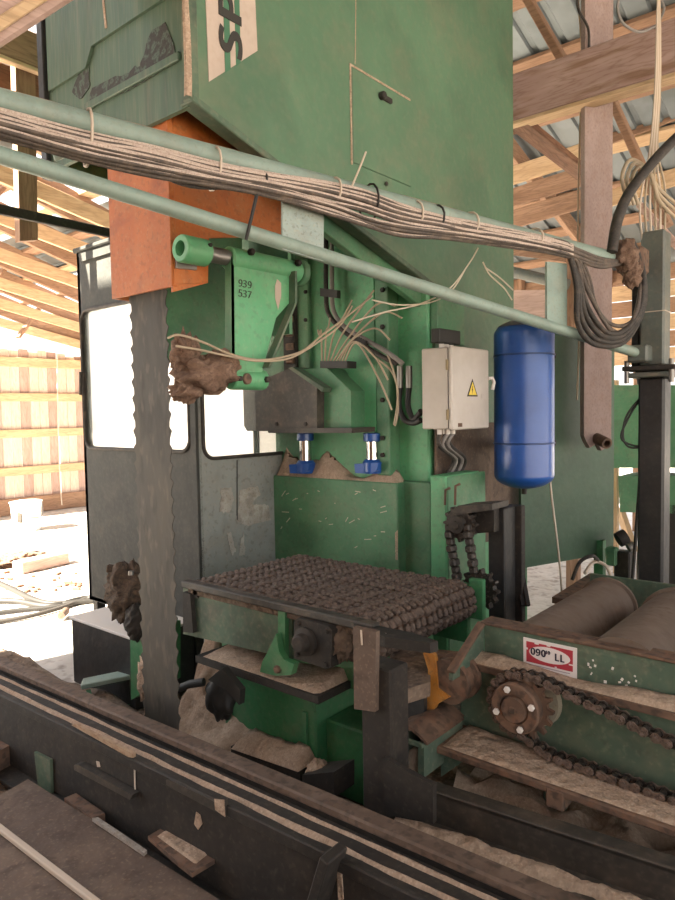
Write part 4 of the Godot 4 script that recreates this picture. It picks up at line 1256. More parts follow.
	for i in 2:
		obj("print_line", rc.call(0.06, 0.80 + i * 0.09, 0.88 - i * 0.12, 0.825 + i * 0.09, 0.0006), M.sticker_grey, st)
	for q in [[0.22, 0.10, 0.30, 0.14], [0.45, 0.10, 0.52, 0.13], [0.86, 0.52, 0.93, 0.56], [0.06, 0.30, 0.09, 0.36], [0.60, 0.70, 0.64, 0.74]]:
		obj("worn_patch", rc.call(q[0], q[1], q[2], q[3], 0.0009), M.sticker_white, st)
	# white paint chips above the flange
	for i in 16:
		var px := rng.randf_range(588, 640)
		var py := 664.0 + (px - 588.0) * 0.42 + rng.randf_range(-8, 12)
		var p := onX(px, py, 2.199)
		if p.y > 0.67 and p.y < 0.77:
			obj("paint_chip", mb().box(p, Vector3(0.002, rng.randf_range(0.004, 0.010), rng.randf_range(0.004, 0.010)), 0.0, Basis(Vector3.RIGHT, rng.randf() * 3.0)), M.white, c)
	# ---- sprocket and drive chain
	var gx := 2.06
	var gc := onX(521, 704, gx)
	var R := 0.100
	var sp := thing("sprocket", "rusty toothed sprocket with four pale bolts on the green conveyor plate", "sprocket", gc)
	var gp := []
	var teeth := 17
	for i in teeth:
		for q in [[-0.30, 0.93], [-0.10, 1.12], [0.10, 1.12], [0.30, 0.93]]:
			var an: float = TAU * (i + q[0]) / teeth
			gp.append(gc + Vector3(-0.008, sin(an) * R * q[1], cos(an) * R * q[1]))
	obj("gear", mb().prism(gp, Vector3(0.016, 0, 0)), M.rust, sp)
	obj("back_plate", mb().lathe(gc + Vector3(0.07, 0, 0.02), Vector3.LEFT, [Vector2(0.0, 0.02), Vector2(0.085, 0.02), Vector2(0.09, 0.0)], 28), M.back_disc, sp)
	obj("hub", mb().lathe(gc, Vector3.LEFT, [Vector2(0.078, 0.0), Vector2(0.083, 0.045), Vector2(0.078, 0.052), Vector2(0.048, 0.052), Vector2(0.046, 0.046), Vector2(0.042, 0.046), Vector2(0.040, 0.062), Vector2(0.0, 0.062)], 28), M.rust, sp)
	for i in 4:
		var an := TAU * i / 4 + 0.35
		obj("bolt", bolt(gc + Vector3(-0.05, sin(an) * 0.064, cos(an) * 0.064), Vector3.LEFT, 0.011, 0.012), M.white, sp)
	obj("key", mb().box(gc + Vector3(-0.062, 0, 0), Vector3(0.006, 0.02, 0.02), 0.002), M.rust, sp)
	obj("shaft", mb().cyl(gc, gc + Vector3(0.15, 0, 0), 0.03, 14), M.rust, sp)
	var ch := thing("drive_chain", "heavy brown roller chain running round the sprocket on the conveyor", "chain", gc + Vector3(0, -0.1, 0.3))
	# path in the plane x = gx
	var up := []
	var top := [[535, 676], [556, 686], [577, 697], [600, 707], [625, 719], [650, 732], [690, 751], [750, 778], [830, 812]]
	var low := [[526, 735], [545, 751], [566, 760], [590, 768], [615, 777], [645, 788], [690, 804], [750, 825], [830, 852]]
	for i in range(top.size() - 1, -1, -1): up.append(onX(top[i][0], top[i][1], gx))
	for i in 9:
		var an := deg_to_rad(80.0 + i * 23.0)
		up.append(gc + Vector3(0, sin(an) * R, cos(an) * R))
	for q in low: up.append(onX(q[0], q[1], gx))
	var fine := curve(up, 30)
	var pitch := 0.0318
	var pins := [fine[0]]
	for p in fine:
		if (p - pins[pins.size() - 1]).length() >= pitch: pins.append(p)
	var mo := mb()
	var mi := mb()
	for sg in [-1.0, 1.0]:
		link_shape(mo, Vector3.ZERO, Vector3(0, 0, pitch), sg * 0.021, 0, 0.030, 0.005)
		link_shape(mi, Vector3.ZERO, Vector3(0, 0, pitch), sg * 0.0145, 0, 0.028, 0.005)
	for z in [0.0, pitch]:
		mo.cyl(Vector3(-0.028, 0, z), Vector3(0.028, 0, z), 0.007, 8)
		mi.cyl(Vector3(-0.012, 0, z), Vector3(0.012, 0, z), 0.010, 10)
	var mom := mo.mesh()
	var mim := mi.mesh()
	for i in pins.size() - 1:
		var dd: Vector3 = (pins[i + 1] - pins[i]).normalized()
		var xf := Transform3D(Basis(Vector3.RIGHT, dd.cross(Vector3.RIGHT), dd), pins[i] - ch.position)
		inst("outer_link" if i % 2 else "inner_link", mom if i % 2 else mim, M.chain if i % 2 else M.chain_oily, xf, ch)
	# ---- ends and odd pieces at the left of the frame
	one("yellow_lever", mb().prism(polyX([[423, 653], [428, 651], [434, 655], [437, 672], [438, 688], [450, 697], [436, 705], [431, 716], [425, 714], [428, 690], [428, 670]], 2.02), Vector3(0.02, 0, 0)), M.yellow_steel, "worn yellow steel lever beside the conveyor end", "lever")
	var cp := onX(448, 682, 2.03)
	one("shaft_coupling", mb().lathe(cp + Vector3(0.1, 0, 0), Vector3.LEFT, [Vector2(0, 0), Vector2(0.075, 0), Vector2(0.082, 0.01), Vector2(0.082, 0.03), Vector2(0.068, 0.035), Vector2(0.068, 0.07), Vector2(0.078, 0.075), Vector2(0.078, 0.10), Vector2(0.04, 0.105), Vector2(0, 0.105)], 28), M.rust, "rusty round shaft coupling between yellow lever and conveyor plate", "coupling")
	var hp := thing("bent_cover", "brown bent steel cover over a green box at the conveyor end", "cover", onY(430, 770, 0.25))
	var g := []
	var q0 := onY(409, 727, 0.50)
	for i in 2:
		var row := PackedVector3Array()
		var xx: float = q0.x if i == 0 else 2.10
		for k in 9:
			var t := k / 8.0
			var zz := -0.09 + 0.16 * t
			row.append(Vector3(xx, 0.50 - 0.55 * max(0.0, abs(zz) - 0.015), q0.z + zz))
		g.append(row)
	var cov := mb().sheet(g)
	var g2 := []
	for row in g:
		var r2 := PackedVector3Array()
		for p in row: r2.append(p - Vector3(0, 0.012, 0))
		g2.append(r2)
	cov.sheet(g2)
	for k in 8: cov.quad(g[0][k], g[0][k + 1], g2[0][k + 1], g2[0][k], Vector3.LEFT)
	obj("cover", cov, M.rust, hp)
	obj("front_strut", mb().prism(polyX([[418, 745], [424, 745], [424, 778], [418, 776]], q0.x), Vector3(0.25, 0, 0)), M.green_conv, hp)
	obj("box_side", mb().prism(polyX([[396, 735], [402, 736], [402, 770], [397, 767]], q0.x), Vector3(0.25, 0, 0)), M.green_conv, hp)
	obj("cross_bar", mb().bar(onX(397, 737, q0.x - 0.006), onX(423, 746, q0.x - 0.006), 0.012, 0.016, 0.002), M.green_conv, hp)
	obj("sawdust", heap(onX(399, 764, q0.x + 0.02), onX(421, 775, q0.x + 0.02) - onX(399, 764, q0.x + 0.02), Vector3(0.2, 0.04, 0), 8, 8, func(u, w): return 0.02 + 0.06 * u, 91), M.dust, hp)
	obj("green_leg", mb().prism(polyX([[441, 748], [452, 748], [462, 762], [441, 777]], 1.98), Vector3(0.04, 0, 0)), M.green_conv, hp)
	one("dust_tray", mb().prism([onY(390, 646, 0.62), onY(424, 636, 0.62), onY(432, 650, 0.62), onY(430, 682, 0.62), onY(404, 690, 0.62), onY(389, 676, 0.62)], Vector3(0, -0.05, 0)), M.dirt, "brown dust covered tray plate between black post and yellow lever", "tray")
	one("dark_strut", mb().prism(polyX([[392, 690], [424, 686], [424, 716], [402, 722], [392, 705]], 2.0), Vector3(0.06, 0, 0)), M.black_clean, "dark steel strut under the dusty tray plate", "strut")
# ---------------------------------------------------------------- cable boom
var bm_n: Vector3
var bm_p: Vector3
func bp(x: float, y: float, off := 0.0) -> Vector3:
	return onP(x, y, bm_n, bm_p + bm_n * off)
func build_boom() -> void:
	var A := Vector3(0.9, 2.4, -2.03)
	var B := Vector3(3.80, 2.3, -1.12)
	var d := B - A
	d.y = 0
	bm_n = d.cross(Vector3.UP).normalized()
	if bm_n.z < 0: bm_n = -bm_n      # towards the camera side
	bm_p = A
	var u0 := bp(-110, 73)
	var u1 := bp(628, 263)
	var l0 := bp(-110, 121)
	var l1 := bp(640, 354)
	var b := thing("cable_boom", "long pale green pipe boom with a thinner brace pipe below", "boom", bp(628, 320))
	obj("upper_pipe", mb().cyl(u0, u1, 0.036, 20), M.boom, b)
	obj("brace_pipe", mb().cyl(l0, l1, 0.026, 20), M.boom, b)
	obj("strut_plate", mb().prism([bp(281, 200), bp(322, 210), bp(322, 262), bp(281, 250)], bm_n * 0.012), M.boom_plate, b)
	obj("strut_plate", mb().prism([bp(545, 262), bp(565, 264), bp(565, 326), bp(545, 322)], bm_n * 0.012), M.boom, b)
	var dust := []
	for i in 14: dust.append(u0.lerp(u1, i / 13.0) + Vector3(0, 0.034, 0))
	obj("dust_film", heap_strip(dust, 0.03, 0.006, Vector3.UP, 101), M.dust, b)
	# cables: each lies along the pipe and is tied to it
	var cx := [-110, 0, 85, 150, 215, 270, 330, 365, 400, 440, 470, 505, 540, 572]
	var cyy := [95, 124, 147, 161, 175, 185, 199, 209, 220, 227, 232, 238, 244, 252]
	var half := [13, 13, 13, 14, 11, 11, 16, 17, 15, 11, 9, 8, 7, 6]
	var n := 8
	for k in n:
		var f := k / float(n - 1) * 2.0 - 1.0
		var pts := []
		for i in cx.size():
			var ff: float = clamp(f + rng.randf_range(-0.10, 0.10), -1.0, 1.0)
			pts.append(bp(cx[i], cyy[i] + half[i] * ff, 0.036 + 0.026 * sqrt(max(0.0, 1.0 - ff * ff)) + 0.006 * (k % 2)))
		var along := pts.duplicate()
		if k % 2 == 0:
			# slack loop over to the mast
			var dr := rng.randf_range(-8, 8)
			var wd := rng.randf_range(-6, 6)
			pts.append(bp(583 + wd, 275, 0.04))
			pts.append(bp(590 + wd, 300 + dr, 0.05))
			pts.append(bp(605 + wd, 326 + dr, 0.05))
			pts.append(bp(622 + wd, 333 + dr, 0.05))
			pts.append(bp(636 + wd * 0.5, 316, 0.06))
			pts.append(bp(641, 282, 0.05))
			pts.append(bp(638 - wd * 0.3, 255, 0.05))
		else:
			pts.append(bp(600, 262 + f * 5.0, 0.045))
			pts.append(bp(626, 262, 0.05))
		var rad := rng.randf_range(0.0085, 0.0105)
		var cb := thing("dusty_cable", "dust coated cable strapped along the pale green pipe boom", "cable", pts[8], "cables strapped to the boom")
		obj("sheath", mb().tube(curve(pts, 5), rad, 8), M.sheath, cb)
		var lo := []
		for p in along: lo.append(p + Vector3(0, rad * 0.55, 0) + bm_n * rad * 0.66)
		obj("dust_coat", heap_strip(lo, rad * 1.9, rad * 0.5, Vector3(0, 0.62, 0) + bm_n * 0.75, 200 + k), M.cable_dust, cb)
	# hanging dark loops only
	for k in 4:
		var w := k * 4.0
		var pts := [bp(570, 256, 0.05), bp(580 - w * 0.3, 285, 0.06), bp(590 - w, 312 + w, 0.06), bp(606 - w, 332 + w, 0.06), bp(624, 330 + w, 0.06), bp(640 + w * 0.3, 308, 0.06), bp(643, 270, 0.06), bp(632, 240, 0.04)]
		one("slack_cable", mb().tube(curve(pts, 6), 0.013, 8), M.rubber, "black slack cable loop drooping between boom and mast", "cable", "slack cable loops at the mast")
	for q in [[87, 112, 172], [213, 150, 196], [258, 175, 200], [331, 180, 214], [368, 186, 230], [412, 203, 238], [433, 207, 240], [467, 214, 245], [531, 230, 256]]:
		var c0 := bp(q[0], q[1], 0.0)
		var c1 := bp(q[0] - 1, q[2] - 6, 0.0)
		var pts := []
		var mid := (c0 + c1) * 0.5
		var hh := (c0 - c1) * 0.5
		for i in 15:
			var an := TAU * i / 14
			pts.append(mid + hh * cos(an) * 1.05 + bm_n * (0.012 + 0.062 * sin(an)))
		obj("cable_tie", mb().tube(pts, 0.0045, 6), M.tie if q[0] != 258 and q[0] != 368 and q[0] != 433 else M.plastic_black, b)
	obj("loose_tie", mb().tube(curve([bp(352, 186, 0.05), bp(358, 172, 0.06), bp(366, 152, 0.05)]), 0.004, 6), M.tie, b)
	obj("loose_tie", mb().tube(curve([bp(258, 190, 0.05), bp(252, 215, 0.05), bp(246, 240, 0.03)]), 0.006, 6), M.plastic_black, b)
	# separate sagging cable under the bundle on the left
	one("sagging_cable", mb().tube(curve([bp(125, 160, 0.03), bp(150, 170, 0.03), bp(190, 186, 0.03), bp(240, 188, 0.03), bp(285, 192, 0.03)]), 0.007, 7), M.rubber, "single dark cable sagging below the strapped cable bundle", "cable")
	# ---- mast on the right
	var zc := Vector3(3.91, 0, -1.07)
	var m := thing("mast", "black square steel mast with a flange carrying the pipe boom", "mast", zc)
	var tw := deg_to_rad(0.0)
	obj("lower_tube", mb().span(zc + Vector3(-0.066, 0, -0.066), zc + Vector3(0.066, 1.70, 0.066), 0.012), M.black_clean, m)
	obj("flange", mb().span(zc + Vector3(-0.12, 1.70, -0.12), zc + Vector3(0.12, 1.725, 0.12), 0.004), M.mast_grey, m)
	obj("flange", mb().span(zc + Vector3(-0.13, 1.735, -0.13), zc + Vector3(0.13, 1.76, 0.13), 0.004), M.black, m)
	for sx in [-1, 1]:
		for sz in [-1, 1]:
			obj("bolt", mb().cyl(zc + Vector3(sx * 0.11, 1.67, sz * 0.11), zc + Vector3(sx * 0.11, 1.79, sz * 0.11), 0.014, 8), M.steel, m)
	obj("upper_tube", mb().span(zc + Vector3(-0.06, 1.76, -0.06), zc + Vector3(0.06, 2.46, 0.06), 0.01), M.mast_grey, m)
	obj("side_fin", mb().span(zc + Vector3(-0.02, 1.76, -0.115), zc + Vector3(0.02, 2.40, -0.075), 0.004), M.black, m)
	obj("pipe_clamp", mb().box(bp(634, 262), Vector3(0.12, 0.14, 0.12), 0.015), M.rust, m)
	obj("dust_lump", blob(bp(625, 255, 0.05), Vector3(0.06, 0.075, 0.06), 0.5, 1.6, 33), M.dust_brown, m)
	obj("dust_lump", blob(bp(632, 275, 0.06), Vector3(0.045, 0.06, 0.045), 0.5, 1.6, 34), M.dust_brown, m)
	obj("lower_clamp", mb().box(bp(640, 354), Vector3(0.10, 0.09, 0.10), 0.01), M.mast_grey, m)
	obj("tie_band", mb().span(zc + Vector3(-0.064, 2.04, -0.064), zc + Vector3(0.064, 2.045, 0.064)), M.tie, m)
	# bundle going up to the roof and the thick hose
	one("thick_hose", mb().tube(curve([bp(612, 252, 0.05), bp(617, 222, 0.05), bp(628, 195, 0.06), bp(648, 168, 0.08), bp(668, 146, 0.1), bp(684, 132, 0.16), bp(700, 124, 0.22)]), 0.026, 10), M.rubber, "thick black ribbed hose rising from the mast top", "hose")
	for k in 6:
		var x := 652.0 + k * 3.0
		one("pale_rope", mb().tube(curve([bp(644 + k * 4, 250, -0.02), bp(640 + k * 5, 205 - k * 3, -0.02), bp(650 + k * 1.5, 150, -0.02), bp(655 + k * 1.0, 90, -0.02), bp(657 + k * 0.6, 20, -0.02), bp(658, -40, -0.02), bp(657, -190, -0.02)]), 0.006, 6), M.tube_tan if k % 2 else M.tie, "pale cord hanging from the roof to the mast top", "cord", "pale cords above the mast")
	one("cord_coil", mb().tube(curve([bp(657, 25, -0.03), bp(640, 32, -0.03), bp(622, 22, -0.03), bp(618, 2, -0.03), bp(630, -14, -0.03), bp(652, -10, -0.03), bp(664, 8, -0.03), bp(655, 28, -0.03)]), 0.007, 7), M.rubber_grey, "grey cable coil looped over the timber beam", "cable")
	for k in 3:
		one("curled_tube", mb().tube(curve([bp(630 + k * 4, 205, 0), bp(622 + k * 5, 180, 0), bp(630 + k * 5, 160 + k * 3, 0), bp(646 + k * 3, 168 + k * 4, 0), bp(660, 190 + k * 6, 0), bp(690, 214 + k * 8, 0)]), 0.010, 7), M.tube_tan, "tan tube curling over beside the mast top", "tube", "curled tubes at the mast top")
# ---------------------------------------------------------------- switch cabinet and air tank
func build_box_and_tank() -> void:
	var x0 := 2.90
	var x1 := 3.275
	var y0 := 1.45
	var y1 := 1.855
	var zf := -1.71
	var zb := -1.885
	var b := thing("switch_cabinet", "light grey steel switch cabinet with a yellow warning triangle", "cabinet", Vector3(3.08, y0, zb))
	obj("body", mb().span(Vector3(x0 + 0.004, y0 + 0.004, zb), Vector3(x1 - 0.004, y1 - 0.004, zf - 0.026), 0.006), M.boxgrey, b)
	var dr := obj("door", mb().span(Vector3(x0, y0, zf - 0.022), Vector3(x1, y1, zf), 0.006), M.boxgrey, b)
	obj("door_seal", mb().span(Vector3(x0 + 0.008, y0 + 0.008, zf - 0.027), Vector3(x1 - 0.008, y1 - 0.008, zf - 0.021)), M.plastic_black, b)
	for y in [y0 + 0.075, y1 - 0.09]:
		obj("hinge", mb().cyl(Vector3(x0 - 0.004, y - 0.025, zf - 0.024), Vector3(x0 - 0.004, y + 0.025, zf - 0.024), 0.007, 8), M.hinge, b)
	var lk := onZ(489.5, 384, zf)
	obj("lock_handle", mb().tube([lk + Vector3(-0.02, 0.028, 0.004), lk + Vector3(0.0, 0.03, 0.016), lk + Vector3(0.012, 0.01, 0.02), lk + Vector3(0.006, -0.03, 0.014)], 0.009, 8), M.white, dr)
	obj("lock_slot", mb().span(onZ(482, 396, zf) + Vector3(-0.005, -0.012, 0), onZ(482, 396, zf) + Vector3(0.005, 0.012, 0.002)), M.boxgrey, dr)
	obj("rating_plate", mb().span(onZ(458, 427, zf), onZ(462, 423, zf) + Vector3(0, 0, 0.002)), M.rust, dr)
	# warning triangle
	var t0 := onZ(471.5, 379, zf)
	var t1 := onZ(467, 396.5, zf)
	var t2 := onZ(477.5, 396.5, zf)
	var cen := Vector3((t1.x + t2.x) * 0.5, (t1.y * 2.0 + t0.y) / 3.0, zf)
	t0.x = cen.x; t1.y = (t1.y + t2.y) * 0.5; t2.y = t1.y
	var sgn := obj("warning_sign", mb().prism([t0, t1, t2], Vector3(0, 0, 0.002)), M.ink, dr)
	var inn := []
	for p in [t0, t1, t2]: inn.append(cen + (p - cen) * 0.74 + Vector3(0, 0, 0.002))
	obj("yellow_field", mb().prism(inn, Vector3(0, 0, 0.001)), M.yellow, sgn)
	var s := (t0.y - t1.y)
	var bl := []
	for q in [[0.03, 0.62], [-0.05, 0.34], [0.0, 0.36], [-0.03, 0.10], [0.06, 0.42], [0.01, 0.40], [0.07, 0.62]]:
		bl.append(Vector3(cen.x - 0.005 + q[0] * s * 1.2, t1.y + q[1] * s, zf + 0.003))
	obj("lightning_bolt", mb().prism(bl, Vector3(0, 0, 0.001)), M.ink, sgn)
	# glands and cables
	for i in 5:
		var gx := x0 + 0.03 + i * 0.026
		obj("cable_gland", mb().cyl(Vector3(gx, y0 - 0.022, -1.80 + (i % 2) * 0.03), Vector3(gx, y0 + 0.002, -1.80 + (i % 2) * 0.03), 0.012, 8), M.white, b)
		var e := onZ(445 + i * 3.0, 478, -1.90)
		one("cabinet_cable", mb().tube(curve([Vector3(gx, y0 - 0.02, -1.80 + (i % 2) * 0.03), Vector3(gx, y0 - 0.08, -1.80), e + Vector3(0.02, 0.1, 0.04), e]), 0.010, 8), M.rubber_grey if i % 2 else M.rubber, "dark cable dropping from under the grey switch cabinet", "cable", "cables under the switch cabinet")
	obj("connector_block", mb().span(onZ(431, 343, -1.80), onZ(452, 332, -1.80) + Vector3(0, 0, 0.05), 0.004), M.plastic_black, b)
	for i in 3:
		obj("top_gland", mb().cyl(Vector3(x0 + 0.04 + i * 0.045, y1 - 0.006, -1.79), Vector3(x0 + 0.04 + i * 0.045, y1 + 0.03, -1.79), 0.013, 8), M.white, b)
	# curved conduits entering from the left
	for k in 2:
		var w := k * 9.0
		var cd := thing("conduit", "black ribbed conduit looping into the switch cabinet side", "conduit", onX(400 + w, 425, 3.0), "conduits beside the switch cabinet")
		obj("hose", mb().tube(curve([onX(400 + w, 388, 3.0), onX(399 + w, 405, 2.98), onX(404 + w, 419, 2.97), onX(413 + w * 0.7, 423 - w, 2.96), onX(421, 420 - w, 2.95)]), 0.015, 10), M.plastic_black, cd)
		obj("sleeve", mb().cyl(onX(400 + w, 388, 3.0), onX(400 + w, 366, 3.0), 0.017, 10), M.steel, cd)
	# tank
	var c := dep(524, 405, 3.67)
	var yt := dep(524, 321, 3.67).y
	var yb := dep(524, 489, 3.67).y
	var R := 0.156
	var prof := []
	for i in 9:
		var an := -PI / 2 + i / 8.0 * PI / 2
		prof.append(Vector2(R * cos(an), 0.075 + 0.075 * sin(an)))
	var hh := yt - yb
	for i in 9:
		var an := i / 8.0 * PI / 2
		prof.append(Vector2(R * cos(an), hh - 0.075 + 0.075 * sin(an)))
	var t := thing("air_tank", "upright blue air tank hung beside the grey cabinet", "tank", Vector3(c.x, yb, c.z))
	obj("shell", mb().lathe_smooth(Vector3(c.x, yb, c.z), Vector3.UP, prof, 40), M.blue, t)
	for y in [yb + 0.24, yt - 0.19]:
		obj("band", mb().lathe(Vector3(c.x, y, c.z), Vector3.UP, [Vector2(R, 0), Vector2(R + 0.004, 0.002), Vector2(R + 0.004, 0.008), Vector2(R, 0.010)], 40), M.blue_dark, t)
		obj("band_clip", mb().box(c * Vector3(1, 0, 1) + cR.normalized() * (R + 0.004) + Vector3(0, y + 0.005, 0), Vector3(0.02, 0.03, 0.02), 0.004), M.black, t)
	obj("drain", mb().cyl(Vector3(c.x, yb - 0.03, c.z), Vector3(c.x, yb + 0.01, c.z), 0.014, 10), M.black, t)
	var bd := Vector3(cF.x, 0, cF.z).normalized()
	for y in [yb + 0.22, yt - 0.17]:
		var q := Vector3(c.x, y, c.z)
		obj("wall_bracket", mb().bar(q + bd * (R - 0.03), q + bd * 0.42, 0.08, 0.04, 0.004), M.green, t)
	var cap := []
	for i in 9:
		var an := deg_to_rad(28.0) + i / 8.0 * deg_to_rad(62.0)
		cap.append(Vector2((R + 0.004) * cos(an), hh - 0.075 + 0.081 * sin(an)))
	obj("dust_cap", mb().lathe_smooth(Vector3(c.x, yb, c.z), Vector3.UP, cap, 40), M.blue_dusty, t)
	one("tank_drain_hose", mb().tube(curve([dep(549, 470, 3.70), dep(552, 500, 3.72), dep(557, 540, 3.76), dep(561, 580, 3.8), dep(563, 625, 3.8)]), 0.006, 6), M.tie, "thin pale hose running down from the blue tank", "hose")
	# hydraulic pipes down the column
	for k in 2:
		var x := 326.0 + k * 6.0
		var hy := thing("hydraulic_pipe", "dark hydraulic pipe coming down the green column and bending right", "pipe", onX(x, 318, 2.98), "hydraulic pipes on the column")
		obj("pipe", mb().tube(curve([onX(x, 200, 2.98), onX(x, 250, 2.98), onX(x, 290, 2.98), onX(x + 2, 312, 2.98), onX(x + 14, 328, 2.96), onX(x + 34, 343 - k * 3, 2.94), onX(x + 55, 356 - k * 4, 2.92), onX(397 + k * 6, 364, 2.94)], 8), 0.013, 10), M.rubber_grey if k else M.rubber, hy)
	var cl := one("pipe_clamp", mb().prism(polyX([[320, 288], [337, 290], [337, 298], [320, 296]], 2.955), Vector3(0.03, 0, 0)), M.plastic_black, "black twin clamp holding the hydraulic pipes to the column", "clamp")
	one("pipe_clamp", mb().prism(polyX([[357, 337], [366, 341], [364, 347], [355, 343]], 2.91), Vector3(0.03, 0, 0)), M.plastic_black, "small dark clamp on the bent hydraulic pipes", "clamp")
	# thin white wires over the column
	var wires := [[[352, 322], [385, 312], [420, 304], [450, 288], [470, 262], [478, 248]], [[372, 300], [400, 305], [432, 302], [452, 290], [466, 268]], [[483, 262], [490, 275], [504, 288], [512, 300]], [[486, 268], [500, 278], [513, 290]]]
	for w in wires:
		var pts := []
		for q in w: pts.append(onP(q[0], q[1], bm_n, bm_p + bm_n * -0.10))
		one("white_wire", mb().tube(curve(pts), 0.0035, 5), M.wire, "thin loose white wire hanging below the boom", "wire", "loose white wires below the boom")
	for w in [[[376, 358], [392, 372], [398, 395], [394, 425]], [[386, 350], [396, 380], [398, 410], [395, 426]]]:
		var pts := []
		for q in w: pts.append(onX(q[0], q[1], 2.92))
		one("hanging_tube", mb().tube(curve(pts), 0.0055, 6), M.tube_tan, "tan air tube dangling against the green column", "tube", "air tubes against the column")
	# chain drive at the table end
	var s2 := thing("lift_drive", "oily black sprocket housing with a vertical chain at the table end", "drive", onX(465, 600, 2.75))
	var gc := onX(459, 524, 2.75)
	obj("sprocket", gear(gc, 0.075, 12, 0.035), M.chain_oily, s2)
	obj("cap", mb().lathe(gc, Vector3.LEFT, [Vector2(0.04, 0), Vector2(0.04, 0.03), Vector2(0.02, 0.036), Vector2(0.018, 0.045), Vector2(0, 0.045)], 18), M.black, s2)
	obj("motor", mb().cyl(gc + Vector3(0.03, 0, 0), gc + Vector3(0.22, 0, 0), 0.055, 18, 0.006), M.black, s2)
	obj("motor_mount", mb().prism(polyX([[470, 512], [494, 507], [494, 532], [470, 534]], 2.80), Vector3(0.1, 0, 0)), M.black, s2)
	obj("motor_cover", mb().prism(polyX([[448, 512], [458, 506], [492, 504], [492, 510], [462, 514]], 2.74), Vector3(0.16, 0, 0)), M.black_dusty, s2)
	var g2 := onX(478, 590, 2.75)
	obj("sprocket", gear(g2, 0.085, 13, 0.035), M.chain_oily, s2)
	obj("lower_shaft", mb().cyl(g2 + Vector3(-0.06, 0, 0), g2 + Vector3(0.2, 0, 0), 0.02, 12), M.steel, s2)
	obj("bracket", mb().prism(polyX([[466, 592], [470, 592], [470, 619], [466, 617]], 2.7), Vector3(0.03, 0, 0)), M.green, s2)
	for st in [[[449, 524], [451, 545], [455, 565], [459, 590]], [[467, 524], [470, 545], [473, 565], [475, 580]]]:
		var pts := []
		for q in st: pts.append(onX(q[0], q[1], 2.74))
		var fine := curve(pts, 20)
		var last: Vector3 = fine[0]
		var k := 0
		for p in fine:
			if (p - last).length() >= 0.03:
				var dd: Vector3 = (p - last).normalized()
				obj("chain_link", mb().box((p + last) * 0.5, Vector3(0.05 if k % 2 else 0.034, 0.036, 0.034), 0.007, Basis(Vector3.RIGHT, dd.cross(Vector3.RIGHT), dd)), M.chain_oily, s2)
				last = p
				k += 1
	for q in [[445, 490], [455, 486]]:
		obj("hook_bolt", mb().tube([onX(q[0], 505, 2.93), onX(q[0] + 0.5, q[1], 2.93), onX(q[0] + 5, q[1] - 2, 2.93)], 0.007, 6), M.rust, s2)
	# square black post right of it
	var p3 := thing("steel_post", "short square black steel post standing behind the conveyor end", "post", onX(501, 600, 2.85))
	obj("tube", mb().span(Vector3(2.85, 0.3, onX(488, 560, 2.85).z), Vector3(2.96, onX(500, 508, 2.85).y, onX(505, 560, 2.85).z), 0.006), M.black_clean, p3)
	obj("rear_flange", mb().span(Vector3(2.96, 0.3, onX(489, 560, 2.85).z), Vector3(3.0, onX(500, 508, 2.85).y, onX(507, 560, 2.85).z + 0.02), 0.004), M.black, p3)
	for k in 2:
		one("leaning_bar", mb().bar(onX(516 + k * 3, 556, 3.05), onX(523 + k * 5, 606, 2.95), 0.02, 0.02, 0.002), M.black, "thin dark bar leaning behind the short steel post", "bar", "bars leaning behind the steel post")
func gear(c: Vector3, r: float, teeth: int, th: float) -> MB:
	var gp := []
	for i in teeth:
		for q in [[-0.30, 0.9], [-0.10, 1.12], [0.10, 1.12], [0.30, 0.9]]:
			var an: float = TAU * (i + q[0]) / teeth
			gp.append(c + Vector3(0, sin(an) * r * q[1], cos(an) * r * q[1]))
	return mb().prism(gp, Vector3(th, 0, 0))
